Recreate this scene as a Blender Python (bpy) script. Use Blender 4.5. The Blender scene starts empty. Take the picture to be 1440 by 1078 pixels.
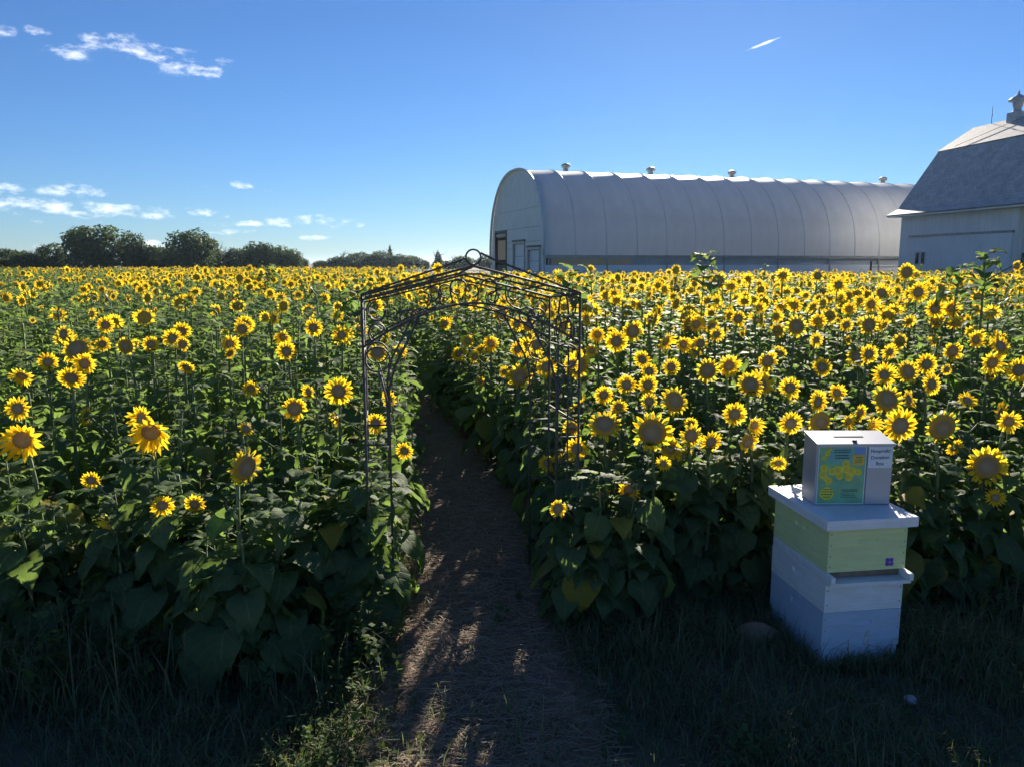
import bpy, bmesh, math, random
import numpy as np
from mathutils import Vector, Matrix, Quaternion, Euler

R = math.radians
random.seed(7)
rng = np.random.default_rng(11)
scene = bpy.context.scene
COL = scene.collection

# ------------------------------------------------------------------ camera, sky, sun, exposure
CAM_H = 1.85
PITCH = R(8.9)
FPX = 1080.0                      # focal length in pixels of the 1440 px wide photograph
SUN_AZ = R(14.0)                  # clockwise from +Y (straight ahead)
SUN_EL = R(20.5)

cam_d = bpy.data.cameras.new("camera")
cam_d.sensor_width = 36.0
cam_d.lens = 36.0 * FPX / 1440.0
cam_d.clip_start = 0.05
cam_d.clip_end = 9000.0
cam = bpy.data.objects.new("camera", cam_d)
COL.objects.link(cam)
cam.location = (0, 0, CAM_H)
cam.rotation_euler = (math.pi / 2 - PITCH, 0, 0)
scene.camera = cam

def pix_dir(px, py):
    """pixel of the 1440x1078 photograph -> world direction (right, forward, up)"""
    x, y = px - 720.0, py - 539.0
    F = FPX * math.cos(PITCH) - y * math.sin(PITCH)
    D = FPX * math.sin(PITCH) + y * math.cos(PITCH)
    return Vector((x, F, -D))

def ground(px, py, z=0.0):
    d = pix_dir(px, py)
    k = (z - CAM_H) / d.z
    return Vector((d.x * k, d.y * k, z))

def at_depth(px, py, depth):
    """point on a pixel's ray at the given forward distance"""
    d = pix_dir(px, py)
    k = depth / d.y
    return Vector((d.x * k, depth, CAM_H + d.z * k))

world = bpy.data.worlds.new("World")
scene.world = world
world.use_nodes = True
wn, wl = world.node_tree.nodes, world.node_tree.links
wn.clear()

def wmath(op, a, b=None, c=None, clamp=False):
    n = wn.new("ShaderNodeMath"); n.operation = op; n.use_clamp = clamp
    for i, v in enumerate((a, b, c)):
        if v is None: continue
        if isinstance(v, (int, float)): n.inputs[i].default_value = v
        else: wl.new(v, n.inputs[i])
    return n.outputs[0]

sky = wn.new("ShaderNodeTexSky"); sky.sky_type = 'NISHITA'
sky.sun_disc = False
sky.sun_elevation = SUN_EL
sky.sun_rotation = SUN_AZ
sky.altitude = 200.0
sky.air_density = 1.0
sky.dust_density = 0.0
sky.ozone_density = 5.0
# clouds: elliptical banks given as pixel centres and half sizes, turned into azimuth and elevation
tc = wn.new("ShaderNodeTexCoord")
sep = wn.new("ShaderNodeSeparateXYZ"); wl.new(tc.outputs['Generated'], sep.inputs[0])
az = wmath('ARCTAN2', sep.outputs[0], sep.outputs[1])
el = wmath('ARCSINE', sep.outputs[2])
comb = wn.new("ShaderNodeCombineXYZ")
wl.new(wmath('MULTIPLY', az, 1.0), comb.inputs[0]); wl.new(wmath('MULTIPLY', el, 2.2), comb.inputs[1])
cn = wn.new("ShaderNodeTexNoise"); cn.inputs['Scale'].default_value = 34.0
cn.inputs['Detail'].default_value = 7.0; cn.inputs['Roughness'].default_value = 0.62
wl.new(comb.outputs[0], cn.inputs['Vector'])
CLOUDS = [(165, 62, 46, 14), (215, 74, 62, 13), (250, 96, 34, 12), (92, 74, 30, 12), (60, 46, 22, 8),
          (300, 104, 16, 9), (317, 86, 16, 6), (6, 44, 16, 8), (15, 262, 26, 6), (85, 268, 60, 10),
          (10, 284, 46, 13), (30, 286, 70, 13), (85, 292, 70, 11), (180, 299, 80, 9), (130, 296, 110, 11), (220, 301, 50, 7), (276, 298, 24, 6), (345, 262, 24, 6),
          (293, 261, 12, 4), (375, 269, 12, 3), (335, 315, 36, 5), (330, 326, 36, 5), (405, 311, 34, 10),
          (470, 312, 30, 9), (510, 317, 12, 4), (445, 334, 28, 4), (320, 305, 10, 3), (52, 311, 10, 3),
          (220, 343, 26, 6), (90, 346, 30, 5), (1071, 63, 19, 1.5)]
den = None
for (cx, cy, hw, hh) in CLOUDS:
    d = pix_dir(cx, cy).normalized()
    a0, e0 = math.atan2(d.x, d.y), math.asin(d.z)
    ha, he = hw / 1093.0 * 1.1, hh / 1093.0 * 1.2
    daz = wmath('SUBTRACT', az, a0); de = wmath('SUBTRACT', el, e0)
    if cx == 1071:      # the short vapour trail is tilted
        de = wmath('SUBTRACT', de, wmath('MULTIPLY', daz, 0.28))
    u = wmath('DIVIDE', daz, ha)
    v = wmath('DIVIDE', de, he)
    r2 = wmath('ADD', wmath('MULTIPLY', u, u), wmath('MULTIPLY', v, v))
    k = wmath('SUBTRACT', 2.0 if cx == 1071 else 1.0, r2)
    k = wmath('MAXIMUM', k, -1.5)
    den = k if den is None else wmath('MAXIMUM', den, k)
nz = wmath('MULTIPLY', wmath('SUBTRACT', cn.outputs[0], 0.5), 4.6)
dens = wmath('SUBTRACT', wmath('ADD', den, nz), 0.42)
mr = wn.new("ShaderNodeMapRange"); mr.interpolation_type = 'SMOOTHSTEP'
mr.inputs['From Min'].default_value = 0.0; mr.inputs['From Max'].default_value = 1.55
mr.inputs['To Max'].default_value = 0.82
wl.new(dens, mr.inputs['Value'])
cmix = wn.new("ShaderNodeMix"); cmix.data_type = 'RGBA'
wl.new(mr.outputs[0], cmix.inputs[0])
tint = wn.new("ShaderNodeMix"); tint.data_type = 'RGBA'; tint.blend_type = 'MULTIPLY'; tint.inputs[0].default_value = 1.0
wl.new(sky.outputs[0], tint.inputs[6]); tint.inputs[7].default_value = (.555, .69, .88, 1)
wl.new(tint.outputs[2], cmix.inputs[6])
cmix.inputs[7].default_value = (11.5, 11.8, 12.2, 1)
bg = wn.new("ShaderNodeBackground")
bg.inputs['Strength'].default_value = 0.050
wl.new(cmix.outputs[2], bg.inputs['Color'])
wo = wn.new("ShaderNodeOutputWorld")
wl.new(bg.outputs[0], wo.inputs['Surface'])

sun_d = bpy.data.lights.new("sun", 'SUN')
sun_d.energy = 4.6
sun_d.angle = R(0.53)
sun_d.color = (1.0, 0.90, 0.74)
sun = bpy.data.objects.new("sun", sun_d)
COL.objects.link(sun)
sdir = Vector((math.sin(SUN_AZ) * math.cos(SUN_EL), math.cos(SUN_AZ) * math.cos(SUN_EL), math.sin(SUN_EL)))
sun.rotation_euler = (-sdir).to_track_quat('-Z', 'Y').to_euler()
sun.location = sdir * 300

vs = scene.view_settings
vs.view_transform = 'Standard'; vs.look = 'None'; vs.gamma = 1.0; vs.exposure = 1.36
vs.use_curve_mapping = False
try:
    scene.cycles.use_denoising = True
    scene.cycles.max_bounces = 12; scene.cycles.diffuse_bounces = 8; scene.cycles.transmission_bounces = 8
    scene.cycles.transparent_max_bounces = 8
    scene.cycles.caustics_reflective = False
    scene.cycles.caustics_refractive = False
except Exception:
    pass

# ------------------------------------------------------------------ materials
MATS = {}
def new_mat(name):
    m = bpy.data.materials.new(name); m.use_nodes = True
    MATS[name] = m
    nt = m.node_tree
    return m, nt, nt.nodes, nt.links, nt.nodes['Principled BSDF']

def plain(name, col, rough=0.6, metal=0.0, var=0.12, scale=8.0, bump=0.0, bscale=40.0, stain=None, stain_amt=0.3):
    """colour with procedural unevenness, optional stain patches and bump"""
    m, nt, N, L, P = new_mat(name)
    P.inputs['Roughness'].default_value = rough; P.inputs['Metallic'].default_value = metal
    t = N.new("ShaderNodeTexCoord")
    n = N.new("ShaderNodeTexNoise"); n.inputs['Scale'].default_value = scale; n.inputs['Detail'].default_value = 6
    L.new(t.outputs['Object'], n.inputs['Vector'])
    mp = N.new("ShaderNodeMapRange"); mp.inputs['From Min'].default_value = .3; mp.inputs['From Max'].default_value = .7
    mp.inputs['To Min'].default_value = 1 - var; mp.inputs['To Max'].default_value = 1 + var
    L.new(n.outputs[0], mp.inputs['Value'])
    mul = N.new("ShaderNodeMix"); mul.data_type = 'RGBA'; mul.blend_type = 'MULTIPLY'; mul.inputs[0].default_value = 1
    mul.inputs[6].default_value = (*col, 1); L.new(mp.outputs[0], mul.inputs[7])
    out = mul.outputs[2]
    if stain:
        n2 = N.new("ShaderNodeTexNoise"); n2.inputs['Scale'].default_value = scale * .45; n2.inputs['Detail'].default_value = 8
        n2.inputs['Roughness'].default_value = .7
        L.new(t.outputs['Object'], n2.inputs['Vector'])
        m2 = N.new("ShaderNodeMapRange"); m2.inputs['From Min'].default_value = .5; m2.inputs['From Max'].default_value = .72
        m2.inputs['To Max'].default_value = stain_amt; L.new(n2.outputs[0], m2.inputs['Value'])
        mx = N.new("ShaderNodeMix"); mx.data_type = 'RGBA'; L.new(m2.outputs[0], mx.inputs[0])
        L.new(out, mx.inputs[6]); mx.inputs[7].default_value = (*stain, 1); out = mx.outputs[2]
    L.new(out, P.inputs['Base Color'])
    if bump:
        n3 = N.new("ShaderNodeTexNoise"); n3.inputs['Scale'].default_value = bscale; n3.inputs['Detail'].default_value = 4
        L.new(t.outputs['Object'], n3.inputs['Vector'])
        b = N.new("ShaderNodeBump"); b.inputs['Strength'].default_value = bump; b.inputs['Distance'].default_value = .02
        L.new(n3.outputs[0], b.inputs['Height']); L.new(b.outputs[0], P.inputs['Normal'])
    return m

def add_grain(m, amt=.16, sc=(4, 4, 70)):
    """stretched board grain that shows through paint"""
    N, L = m.node_tree.nodes, m.node_tree.links; P = N['Principled BSDF']
    t = N.new("ShaderNodeTexCoord"); mp = N.new("ShaderNodeMapping"); mp.inputs['Scale'].default_value = sc
    L.new(t.outputs['Object'], mp.inputs['Vector'])
    n = N.new("ShaderNodeTexNoise"); n.inputs['Scale'].default_value = 1.0; n.inputs['Detail'].default_value = 8; n.inputs['Roughness'].default_value = .7
    L.new(mp.outputs[0], n.inputs['Vector'])
    r = N.new("ShaderNodeMapRange"); r.inputs['From Min'].default_value = .3; r.inputs['From Max'].default_value = .7
    r.inputs['To Min'].default_value = 1 - amt; r.inputs['To Max'].default_value = 1 + amt * .4
    L.new(n.outputs[0], r.inputs['Value'])
    x = N.new("ShaderNodeMix"); x.data_type = 'RGBA'; x.blend_type = 'MULTIPLY'; x.inputs[0].default_value = 1
    src = P.inputs['Base Color'].links[0].from_socket
    L.new(src, x.inputs[6]); L.new(r.outputs[0], x.inputs[7])
    # scuffs: small patches where bare wood shows
    n2 = N.new("ShaderNodeTexNoise"); n2.inputs['Scale'].default_value = 26; n2.inputs['Detail'].default_value = 9; n2.inputs['Roughness'].default_value = .75
    L.new(t.outputs['Object'], n2.inputs['Vector'])
    r2 = N.new("ShaderNodeMapRange"); r2.inputs['From Min'].default_value = .64; r2.inputs['From Max'].default_value = .70; r2.inputs['To Max'].default_value = .6
    L.new(n2.outputs[0], r2.inputs['Value'])
    y = N.new("ShaderNodeMix"); y.data_type = 'RGBA'; L.new(r2.outputs[0], y.inputs[0]); L.new(x.outputs[2], y.inputs[6]); y.inputs[7].default_value = (.20, .17, .14, 1)
    L.new(y.outputs[2], P.inputs['Base Color'])
    b = N.new("ShaderNodeBump"); b.inputs['Strength'].default_value = .25; b.inputs['Distance'].default_value = .004
    L.new(n.outputs[0], b.inputs['Height']); L.new(b.outputs[0], P.inputs['Normal'])
    return m

def foliage(name, col_a, col_b, trans, rough=0.5, tfac=0.35, yellow=None, veins=False, spec=0.5):
    """leaf-like surface: diffuse + gloss + light coming through from behind; varies from leaf to leaf"""
    m, nt, N, L, P = new_mat(name)
    oi = N.new("ShaderNodeObjectInfo")
    mx = N.new("ShaderNodeMix"); mx.data_type = 'RGBA'
    mx.inputs[6].default_value = (*col_a, 1); mx.inputs[7].default_value = (*col_b, 1)
    g = N.new("ShaderNodeNewGeometry")
    n = N.new("ShaderNodeTexNoise"); n.inputs['Scale'].default_value = 9.0; n.inputs['Detail'].default_value = 3
    L.new(g.outputs['Position'], n.inputs['Vector'])
    ad = N.new("ShaderNodeMath"); ad.operation = 'MULTIPLY_ADD'; ad.inputs[1].default_value = .5
    sb = N.new("ShaderNodeMath"); sb.operation = 'MULTIPLY'; sb.inputs[1].default_value = .5
    L.new(oi.outputs['Random'], sb.inputs[0])
    L.new(n.outputs[0], ad.inputs[0]); L.new(sb.outputs[0], ad.inputs[2])
    L.new(ad.outputs[0], mx.inputs[0])
    base = mx.outputs[2]
    if yellow:
        gt = N.new("ShaderNodeMapRange"); gt.inputs['From Min'].default_value = .955; gt.inputs['From Max'].default_value = .99
        L.new(oi.outputs['Random'], gt.inputs['Value'])
        my = N.new("ShaderNodeMix"); my.data_type = 'RGBA'; L.new(gt.outputs[0], my.inputs[0])
        L.new(base, my.inputs[6]); my.inputs[7].default_value = (*yellow, 1); base = my.outputs[2]
    if veins:
        uv = N.new("ShaderNodeUVMap"); uv.uv_map = "leaf"
        sp = N.new("ShaderNodeSeparateXYZ"); L.new(uv.outputs[0], sp.inputs[0])
        a = N.new("ShaderNodeMath"); a.operation = 'ABSOLUTE'; L.new(sp.outputs[0], a.inputs[0])
        # side veins run forward from the midrib
        s1 = N.new("ShaderNodeMath"); s1.operation = 'MULTIPLY_ADD'; s1.inputs[1].default_value = -0.55
        L.new(a.outputs[0], s1.inputs[0]); L.new(sp.outputs[1], s1.inputs[2])
        s2 = N.new("ShaderNodeMath"); s2.operation = 'MULTIPLY'; s2.inputs[1].default_value = 38.0; L.new(s1.outputs[0], s2.inputs[0])
        s3 = N.new("ShaderNodeMath"); s3.operation = 'SINE'; L.new(s2.outputs[0], s3.inputs[0])
        v1 = N.new("ShaderNodeMapRange"); v1.inputs['From Min'].default_value = .86; v1.inputs['From Max'].default_value = 1
        v1.inputs['To Max'].default_value = .5
        L.new(s3.outputs[0], v1.inputs['Value'])
        v2 = N.new("ShaderNodeMapRange"); v2.inputs['From Min'].default_value = .035; v2.inputs['From Max'].default_value = .01
        v2.inputs['To Max'].default_value = .8
        L.new(a.outputs[0], v2.inputs['Value'])
        vm = N.new("ShaderNodeMath"); vm.operation = 'MAXIMUM'; L.new(v1.outputs[0], vm.inputs[0]); L.new(v2.outputs[0], vm.inputs[1])
        mv = N.new("ShaderNodeMix"); mv.data_type = 'RGBA'; L.new(vm.outputs[0], mv.inputs[0])
        L.new(base, mv.inputs[6]); mv.inputs[7].default_value = (.20, .27, .11, 1); base = mv.outputs[2]
        b = N.new("ShaderNodeBump"); b.inputs['Strength'].default_value = .35; b.inputs['Distance'].default_value = .01
        nb = N.new("ShaderNodeTexNoise"); nb.inputs['Scale'].default_value = 28; L.new(g.outputs['Position'], nb.inputs['Vector'])
        hb = N.new("ShaderNodeMath"); hb.operation = 'SUBTRACT'; L.new(nb.outputs[0], hb.inputs[0]); L.new(vm.outputs[0], hb.inputs[1])
        L.new(hb.outputs[0], b.inputs['Height']); L.new(b.outputs[0], P.inputs['Normal'])
    L.new(base, P.inputs['Base Color'])
    P.inputs['Roughness'].default_value = rough
    P.inputs['Specular IOR Level'].default_value = spec
    tr = N.new("ShaderNodeBsdfTranslucent")
    tm = N.new("ShaderNodeMix"); tm.data_type = 'RGBA'; tm.blend_type = 'MIX'; tm.inputs[0].default_value = .35
    tm.inputs[6].default_value = (*trans, 1); L.new(base, tm.inputs[7])
    L.new(tm.outputs[2], tr.inputs['Color'])
    ms = N.new("ShaderNodeMixShader"); ms.inputs[0].default_value = tfac
    L.new(P.outputs[0], ms.inputs[1]); L.new(tr.outputs[0], ms.inputs[2])
    o = [x for x in N if x.type == 'OUTPUT_MATERIAL'][0]
    L.new(ms.outputs[0], o.inputs['Surface'])
    return m

M_LEAF = foliage("sunflower_leaf", (.070, .125, .060), (.105, .155, .080), (.34, .52, .08), rough=.64, tfac=.44,
                 yellow=(.30, .24, .04), veins=True, spec=.10)
M_STEM = foliage("sunflower_stem", (.13, .18, .08), (.18, .23, .11), (.25, .34, .12), rough=.7, tfac=.18)
M_PETAL = foliage("sunflower_petal", (.90, .60, .020), (.95, .70, .040), (1.0, .72, .025), rough=.6, tfac=.54, spec=.25)
M_CALYX = foliage("sunflower_calyx", (.08, .14, .05), (.12, .18, .07), (.28, .42, .08), rough=.55, tfac=.3)
M_GRASS = foliage("grass_blade", (.090, .130, .075), (.130, .160, .090), (.28, .36, .08), rough=.65, tfac=.35, spec=.2)
M_DRYGR = foliage("dry_grass", (.16, .13, .06), (.25, .20, .10), (.4, .32, .14), rough=.7, tfac=.3)
M_WEED = foliage("weed_leaf", (.055, .10, .04), (.085, .13, .05), (.32, .46, .07), rough=.7, tfac=.40, spec=.12)
M_STRAW = foliage("straw", (.28, .205, .14), (.46, .36, .25), (.4, .3, .18), rough=.75, tfac=.15)
M_TREE = foliage("tree_leaf", (.060, .095, .045), (.095, .13, .06), (.16, .24, .06), rough=.7, tfac=.25, spec=.2)
M_CONIF = foliage("conifer_needles", (.014, .032, .016), (.03, .05, .022), (.05, .09, .03), rough=.7, tfac=.12)
M_BARK = plain("bark", (.075, .06, .048), .9, var=.3, scale=6, bump=.5)
M_DEADW = plain("bare_branch", (.16, .14, .12), .9, var=.2, scale=6)

def disc_mat():
    m, nt, N, L, P = new_mat("sunflower_disc")
    t = N.new("ShaderNodeTexCoord")
    v = N.new("ShaderNodeTexVoronoi"); v.inputs['Scale'].default_value = 46
    L.new(t.outputs['Object'], v.inputs['Vector'])
    ln = N.new("ShaderNodeVectorMath"); ln.operation = 'LENGTH'; L.new(t.outputs['Object'], ln.inputs[0])
    cr = N.new("ShaderNodeValToRGB"); L.new(ln.outputs['Value'], cr.inputs[0])
    e = cr.color_ramp.elements
    e[0].position = 0.0; e[0].color = (.52, .42, .22, 1)
    e[1].position = .52; e[1].color = (.62, .38, .06, 1)
    a = e.new(.18); a.color = (.50, .36, .20, 1)
    a = e.new(.38); a.color = (.44, .29, .15, 1)
    a = e.new(.46); a.color = (.52, .30, .08, 1)
    mx = N.new("ShaderNodeMix"); mx.data_type = 'RGBA'; mx.blend_type = 'MULTIPLY'; mx.inputs[0].default_value = .7
    L.new(cr.outputs[0], mx.inputs[6])
    mr_ = N.new("ShaderNodeMapRange"); mr_.inputs['From Max'].default_value = .5; mr_.inputs['To Min'].default_value = 1.5
    mr_.inputs['To Max'].default_value = .75; L.new(v.outputs['Distance'], mr_.inputs['Value'])
    L.new(mr_.outputs[0], mx.inputs[7]); L.new(mx.outputs[2], P.inputs['Base Color'])
    P.inputs['Roughness'].default_value = .9
    b = N.new("ShaderNodeBump"); b.inputs['Strength'].default_value = .5; b.inputs['Distance'].default_value = .03; b.invert = True
    L.new(v.outputs['Distance'], b.inputs['Height']); L.new(b.outputs[0], P.inputs['Normal'])
    return m
M_DISC = disc_mat()

def soil_mat(name, c1, c2, c3, s=1.0, b=.6):
    m, nt, N, L, P = new_mat(name)
    t = N.new("ShaderNodeNewGeometry")
    n1 = N.new("ShaderNodeTexNoise"); n1.inputs['Scale'].default_value = 1.3 * s; n1.inputs['Detail'].default_value = 8
    n2 = N.new("ShaderNodeTexNoise"); n2.inputs['Scale'].default_value = 22 * s; n2.inputs['Detail'].default_value = 6
    for n in (n1, n2): L.new(t.outputs['Position'], n.inputs['Vector'])
    cr = N.new("ShaderNodeValToRGB"); e = cr.color_ramp.elements
    e[0].position = .3; e[0].color = (*c1, 1); e[1].position = .7; e[1].color = (*c3, 1)
    k = e.new(.5); k.color = (*c2, 1)
    mm = N.new("ShaderNodeMath"); mm.operation = 'MULTIPLY_ADD'; mm.inputs[1].default_value = .45
    m2 = N.new("ShaderNodeMath"); m2.operation = 'MULTIPLY'; m2.inputs[1].default_value = .55
    L.new(n1.outputs[0], m2.inputs[0]); L.new(n2.outputs[0], mm.inputs[0]); L.new(m2.outputs[0], mm.inputs[2])
    L.new(mm.outputs[0], cr.inputs[0]); L.new(cr.outputs[0], P.inputs['Base Color'])
    P.inputs['Roughness'].default_value = .95
    bp = N.new("ShaderNodeBump"); bp.inputs['Strength'].default_value = b; bp.inputs['Distance'].default_value = .03
    L.new(n2.outputs[0], bp.inputs['Height']); L.new(bp.outputs[0], P.inputs['Normal'])
    return m
M_GROUND = soil_mat("meadow_ground", (.080, .078, .050), (.100, .092, .060), (.13, .11, .08))
M_PATH = soil_mat("trodden_earth", (.15, .095, .060), (.20, .130, .085), (.25, .165, .115), s=1.5)

# ------------------------------------------------------------------ object helpers
def put(name, mesh, parent=None, loc=(0, 0, 0), rot=(0, 0, 0), scale=(1, 1, 1)):
    o = bpy.data.objects.new(name, mesh)
    COL.objects.link(o)
    o.location = loc; o.rotation_euler = rot; o.scale = scale
    if parent: o.parent = parent
    return o

def thing(name, label, cat, loc=(0, 0, 0), rot=(0, 0, 0), group=None):
    o = put(name, None, None, loc, rot)
    o.empty_display_size = .1
    o['label'] = label; o['category'] = cat
    if group: o['group'] = group
    return o

def tag(o, label, cat, group=None):
    o['label'] = label; o['category'] = cat
    if group: o['group'] = group
    return o

class MB:
    """collects vertices and faces into one mesh"""
    def __init__(s): s.v = []; s.f = []; s.m = []
    def add(s, vs_, fs_, mi=0):
        b = len(s.v)
        s.v.extend([tuple(p) for p in vs_])
        for f in fs_: s.f.append(tuple(i + b for i in f)); s.m.append(mi)
    def box(s, x0, x1, y0, y1, z0, z1, mi=0, M=None):
        vs_ = [(x, y, z) for z in (z0, z1) for y in (y0, y1) for x in (x0, x1)]
        if M is not None: vs_ = [M @ Vector(p) for p in vs_]
        s.add(vs_, [(0, 2, 3, 1), (4, 5, 7, 6), (0, 1, 5, 4), (2, 6, 7, 3), (0, 4, 6, 2), (1, 3, 7, 5)], mi)
    def tube(s, pts, rad, n=6, mi=0, cap=True):
        pts = [Vector(p) for p in pts]
        if not hasattr(rad, '__len__'): rad = [rad] * len(pts)
        rings = []; up = Vector((0.01, .02, 1))
        prev = None
        for i, p in enumerate(pts):
            t = (pts[min(i + 1, len(pts) - 1)] - pts[max(i - 1, 0)]).normalized()
            if prev is None:
                a = t.cross(Vector((0, 0, 1)));
                if a.length < .05: a = t.cross(Vector((1, 0, 0)))
                a.normalize()
            else:
                a = prev - t * prev.dot(t); a.normalize()
            prev = a
            b = t.cross(a)
            rings.append([p + (a * math.cos(2 * math.pi * k / n) + b * math.sin(2 * math.pi * k / n)) * rad[i] for k in range(n)])
        vs_ = [q for r_ in rings for q in r_]; fs_ = []
        for i in range(len(pts) - 1):
            for k in range(n):
                fs_.append((i * n + k, i * n + (k + 1) % n, (i + 1) * n + (k + 1) % n, (i + 1) * n + k))
        if cap:
            fs_.append(tuple(range(n - 1, -1, -1))); fs_.append(tuple((len(pts) - 1) * n + k for k in range(n)))
        s.add(vs_, fs_, mi)
    def lathe(s, prof, n=16, mi=0, c=(0, 0)):
        vs_ = []; fs_ = []
        for (r_, z) in prof:
            for k in range(n):
                a = 2 * math.pi * k / n
                vs_.append((c[0] + r_ * math.cos(a), c[1] + r_ * math.sin(a), z))
        for i in range(len(prof) - 1):
            for k in range(n):
                fs_.append((i * n + k, i * n + (k + 1) % n, (i + 1) * n + (k + 1) % n, (i + 1) * n + k))
        fs_.append(tuple(range(n - 1, -1, -1))); fs_.append(tuple((len(prof) - 1) * n + k for k in range(n)))
        s.add(vs_, fs_, mi)
    def prism(s, poly, d0, d1, axis='y', mi=0):
        """extrude a polygon; poly in (x,z) for axis y, (y,z) for axis x, (x,y) for axis z"""
        n = len(poly)
        def P(p, d):
            return (p[0], d, p[1]) if axis == 'y' else ((d, p[0], p[1]) if axis == 'x' else (p[0], p[1], d))
        vs_ = [P(p, d0) for p in poly] + [P(p, d1) for p in poly]
        fs_ = [tuple(range(n)), tuple(range(2 * n - 1, n - 1, -1))]
        for i in range(n): fs_.append((i, (i + 1) % n + 0, (i + 1) % n + n, i + n)[::-1])
        s.add(vs_, fs_, mi)
    def mesh(s, name, mats, smooth=False, bevel=0.0, fixn=True):
        me = bpy.data.meshes.new(name)
        me.from_pydata(s.v, [], s.f)
        for m_ in (mats if isinstance(mats, (list, tuple)) else [mats]): me.materials.append(m_)
        me.polygons.foreach_set('material_index', s.m)
        if fixn or bevel:
            bm = bmesh.new(); bm.from_mesh(me)
            if fixn: bmesh.ops.recalc_face_normals(bm, faces=bm.faces)
            if bevel: bmesh.ops.bevel(bm, geom=list(bm.edges), offset=bevel, segments=2, affect='EDGES', profile=.6)
            bm.to_mesh(me); bm.free()
        if smooth:
            me.polygons.foreach_set('use_smooth', [True] * len(me.polygons))
        me.update()
        return me

def part(name, mb, mat, parent, smooth=False, bevel=0.0, **k):
    return put(name, mb.mesh(name, mat, smooth, bevel), parent, **k)

def np_mesh(name, verts, faces_flat, loop_tot, mats, mat_idx=None, smooth=False):
    me = bpy.data.meshes.new(name)
    nv, nl, nf = len(verts), len(faces_flat), len(loop_tot)
    me.vertices.add(nv); me.vertices.foreach_set('co', np.asarray(verts, np.float32).ravel())
    me.loops.add(nl); me.loops.foreach_set('vertex_index', np.asarray(faces_flat, np.int32))
    me.polygons.add(nf)
    lt = np.asarray(loop_tot, np.int32)
    ls = np.concatenate(([0], np.cumsum(lt)[:-1])).astype(np.int32)
    me.polygons.foreach_set('loop_start', ls)
    me.polygons.foreach_set('loop_total', lt)
    if mat_idx is not None: me.polygons.foreach_set('material_index', np.asarray(mat_idx, np.int32))
    if smooth: me.polygons.foreach_set('use_smooth', np.ones(nf, bool))
    for m_ in mats: me.materials.append(m_)
    me.update(calc_edges=True)
    return me

def smoothstep(x, a, b):
    t = min(1, max(0, (x - a) / (b - a))); return t * t * (3 - 2 * t)

# ------------------------------------------------------------------ ground and path
PATH = [(1.2, -.62, .62), (2.6, -.60, .36), (3.3, -.62, .33), (4.0, -.64, .27), (5.0, -.70, .14), (5.9, -.80, .0), (7.2, -.98, -.28),
        (8.6, -1.26, -.62), (10.0, -1.75, -1.1), (11.5, -2.5, -1.8), (13, -3.5, -2.8), (15, -5.1, -4.4)]
def path_lr(y):
    if y <= PATH[0][0]: return PATH[0][1], PATH[0][2]
    for a, b in zip(PATH, PATH[1:]):
        if y <= b[0]:
            t = (y - a[0]) / (b[0] - a[0])
            return a[1] + (b[1] - a[1]) * t, a[2] + (b[2] - a[2]) * t
    return None

mb = MB()
ys = [-600, -8, 30, 150, 600, 4000]; xs = [-4000, -600, -120, 0, 120, 600, 4000]
vv = [(x, y, 0) for y in ys for x in xs]
ff = [(j * 7 + i, j * 7 + i + 1, j * 7 + i + 8, j * 7 + i + 7) for j in range(5) for i in range(6)]
mb.add(vv, ff)
g = part("ground", mb, M_GROUND, None); g['kind'] = 'structure'

M_BOUNCE = soil_mat("bounce_gravel", (.32, .30, .27), (.40, .38, .34), (.47, .44, .39), s=3)
mb = MB(); mb.add([(-45, -40, .004), (45, -40, .004), (45, .8, .004), (-45, .8, .004)], [(0, 1, 2, 3)])  # unseen pale ground added behind the camera to bounce light into the shade
g = part("added_bounce_ground", mb, M_BOUNCE, None); g['kind'] = 'structure'
mb = MB(); vv = []; ff = []
yy = np.arange(1.2, 15.01, .25)
for i, y in enumerate(yy):
    l, r_ = path_lr(float(y))
    l += .05 * math.sin(y * 5.1) + .03 * math.sin(y * 11); r_ += .05 * math.sin(y * 4.3 + 1) + .03 * math.sin(y * 13)
    for k in range(5):
        t = k / 4
        vv.append((l + (r_ - l) * t, y, .006 + .012 * math.sin(math.pi * t) * (0 if i == 0 else 1)))
    if i:
        for k in range(4):
            b = (i - 1) * 5 + k; ff.append((b, b + 1, b + 6, b + 5))
mb.add(vv, ff)
p = part("path", mb, M_PATH, None, smooth=True); p['kind'] = 'structure'

# ------------------------------------------------------------------ arched fabric barn
M_FAB = plain("barn_fabric", (.80, .81, .82), .45, var=.05, scale=.8, bump=.12, bscale=3, stain=(.40, .41, .42), stain_amt=.35)
N = M_FAB.node_tree.nodes; L = M_FAB.node_tree.links
tr = N.new("ShaderNodeBsdfTranslucent"); tr.inputs[0].default_value = (.75, .72, .66, 1)
ms = N.new("ShaderNodeMixShader"); ms.inputs[0].default_value = .26
L.new(N['Principled BSDF'].outputs[0], ms.inputs[1]); L.new(tr.outputs[0], ms.inputs[2])
L.new(ms.outputs[0], [x for x in N if x.type == 'OUTPUT_MATERIAL'][0].inputs['Surface'])
M_SIDING = plain("grey_siding", (.56, .60, .60), .5, var=.06, scale=1.2, stain=(.32, .34, .34), stain_amt=.3)
M_WDOOR = plain("white_door_paint", (.62, .66, .70), .45, var=.05, scale=2)
M_DARKMET = plain("dark_metal", (.06, .065, .07), .5, .4, var=.2)
M_TAN = plain("painted_backlit_curtain", (.62, .40, .22), .7, var=.06, scale=2)  # tan colour painted to stand in for sun shining through a far curtain
M_GALV = plain("galvanised", (.34, .35, .34), .45, .6, var=.2, scale=6)
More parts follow.
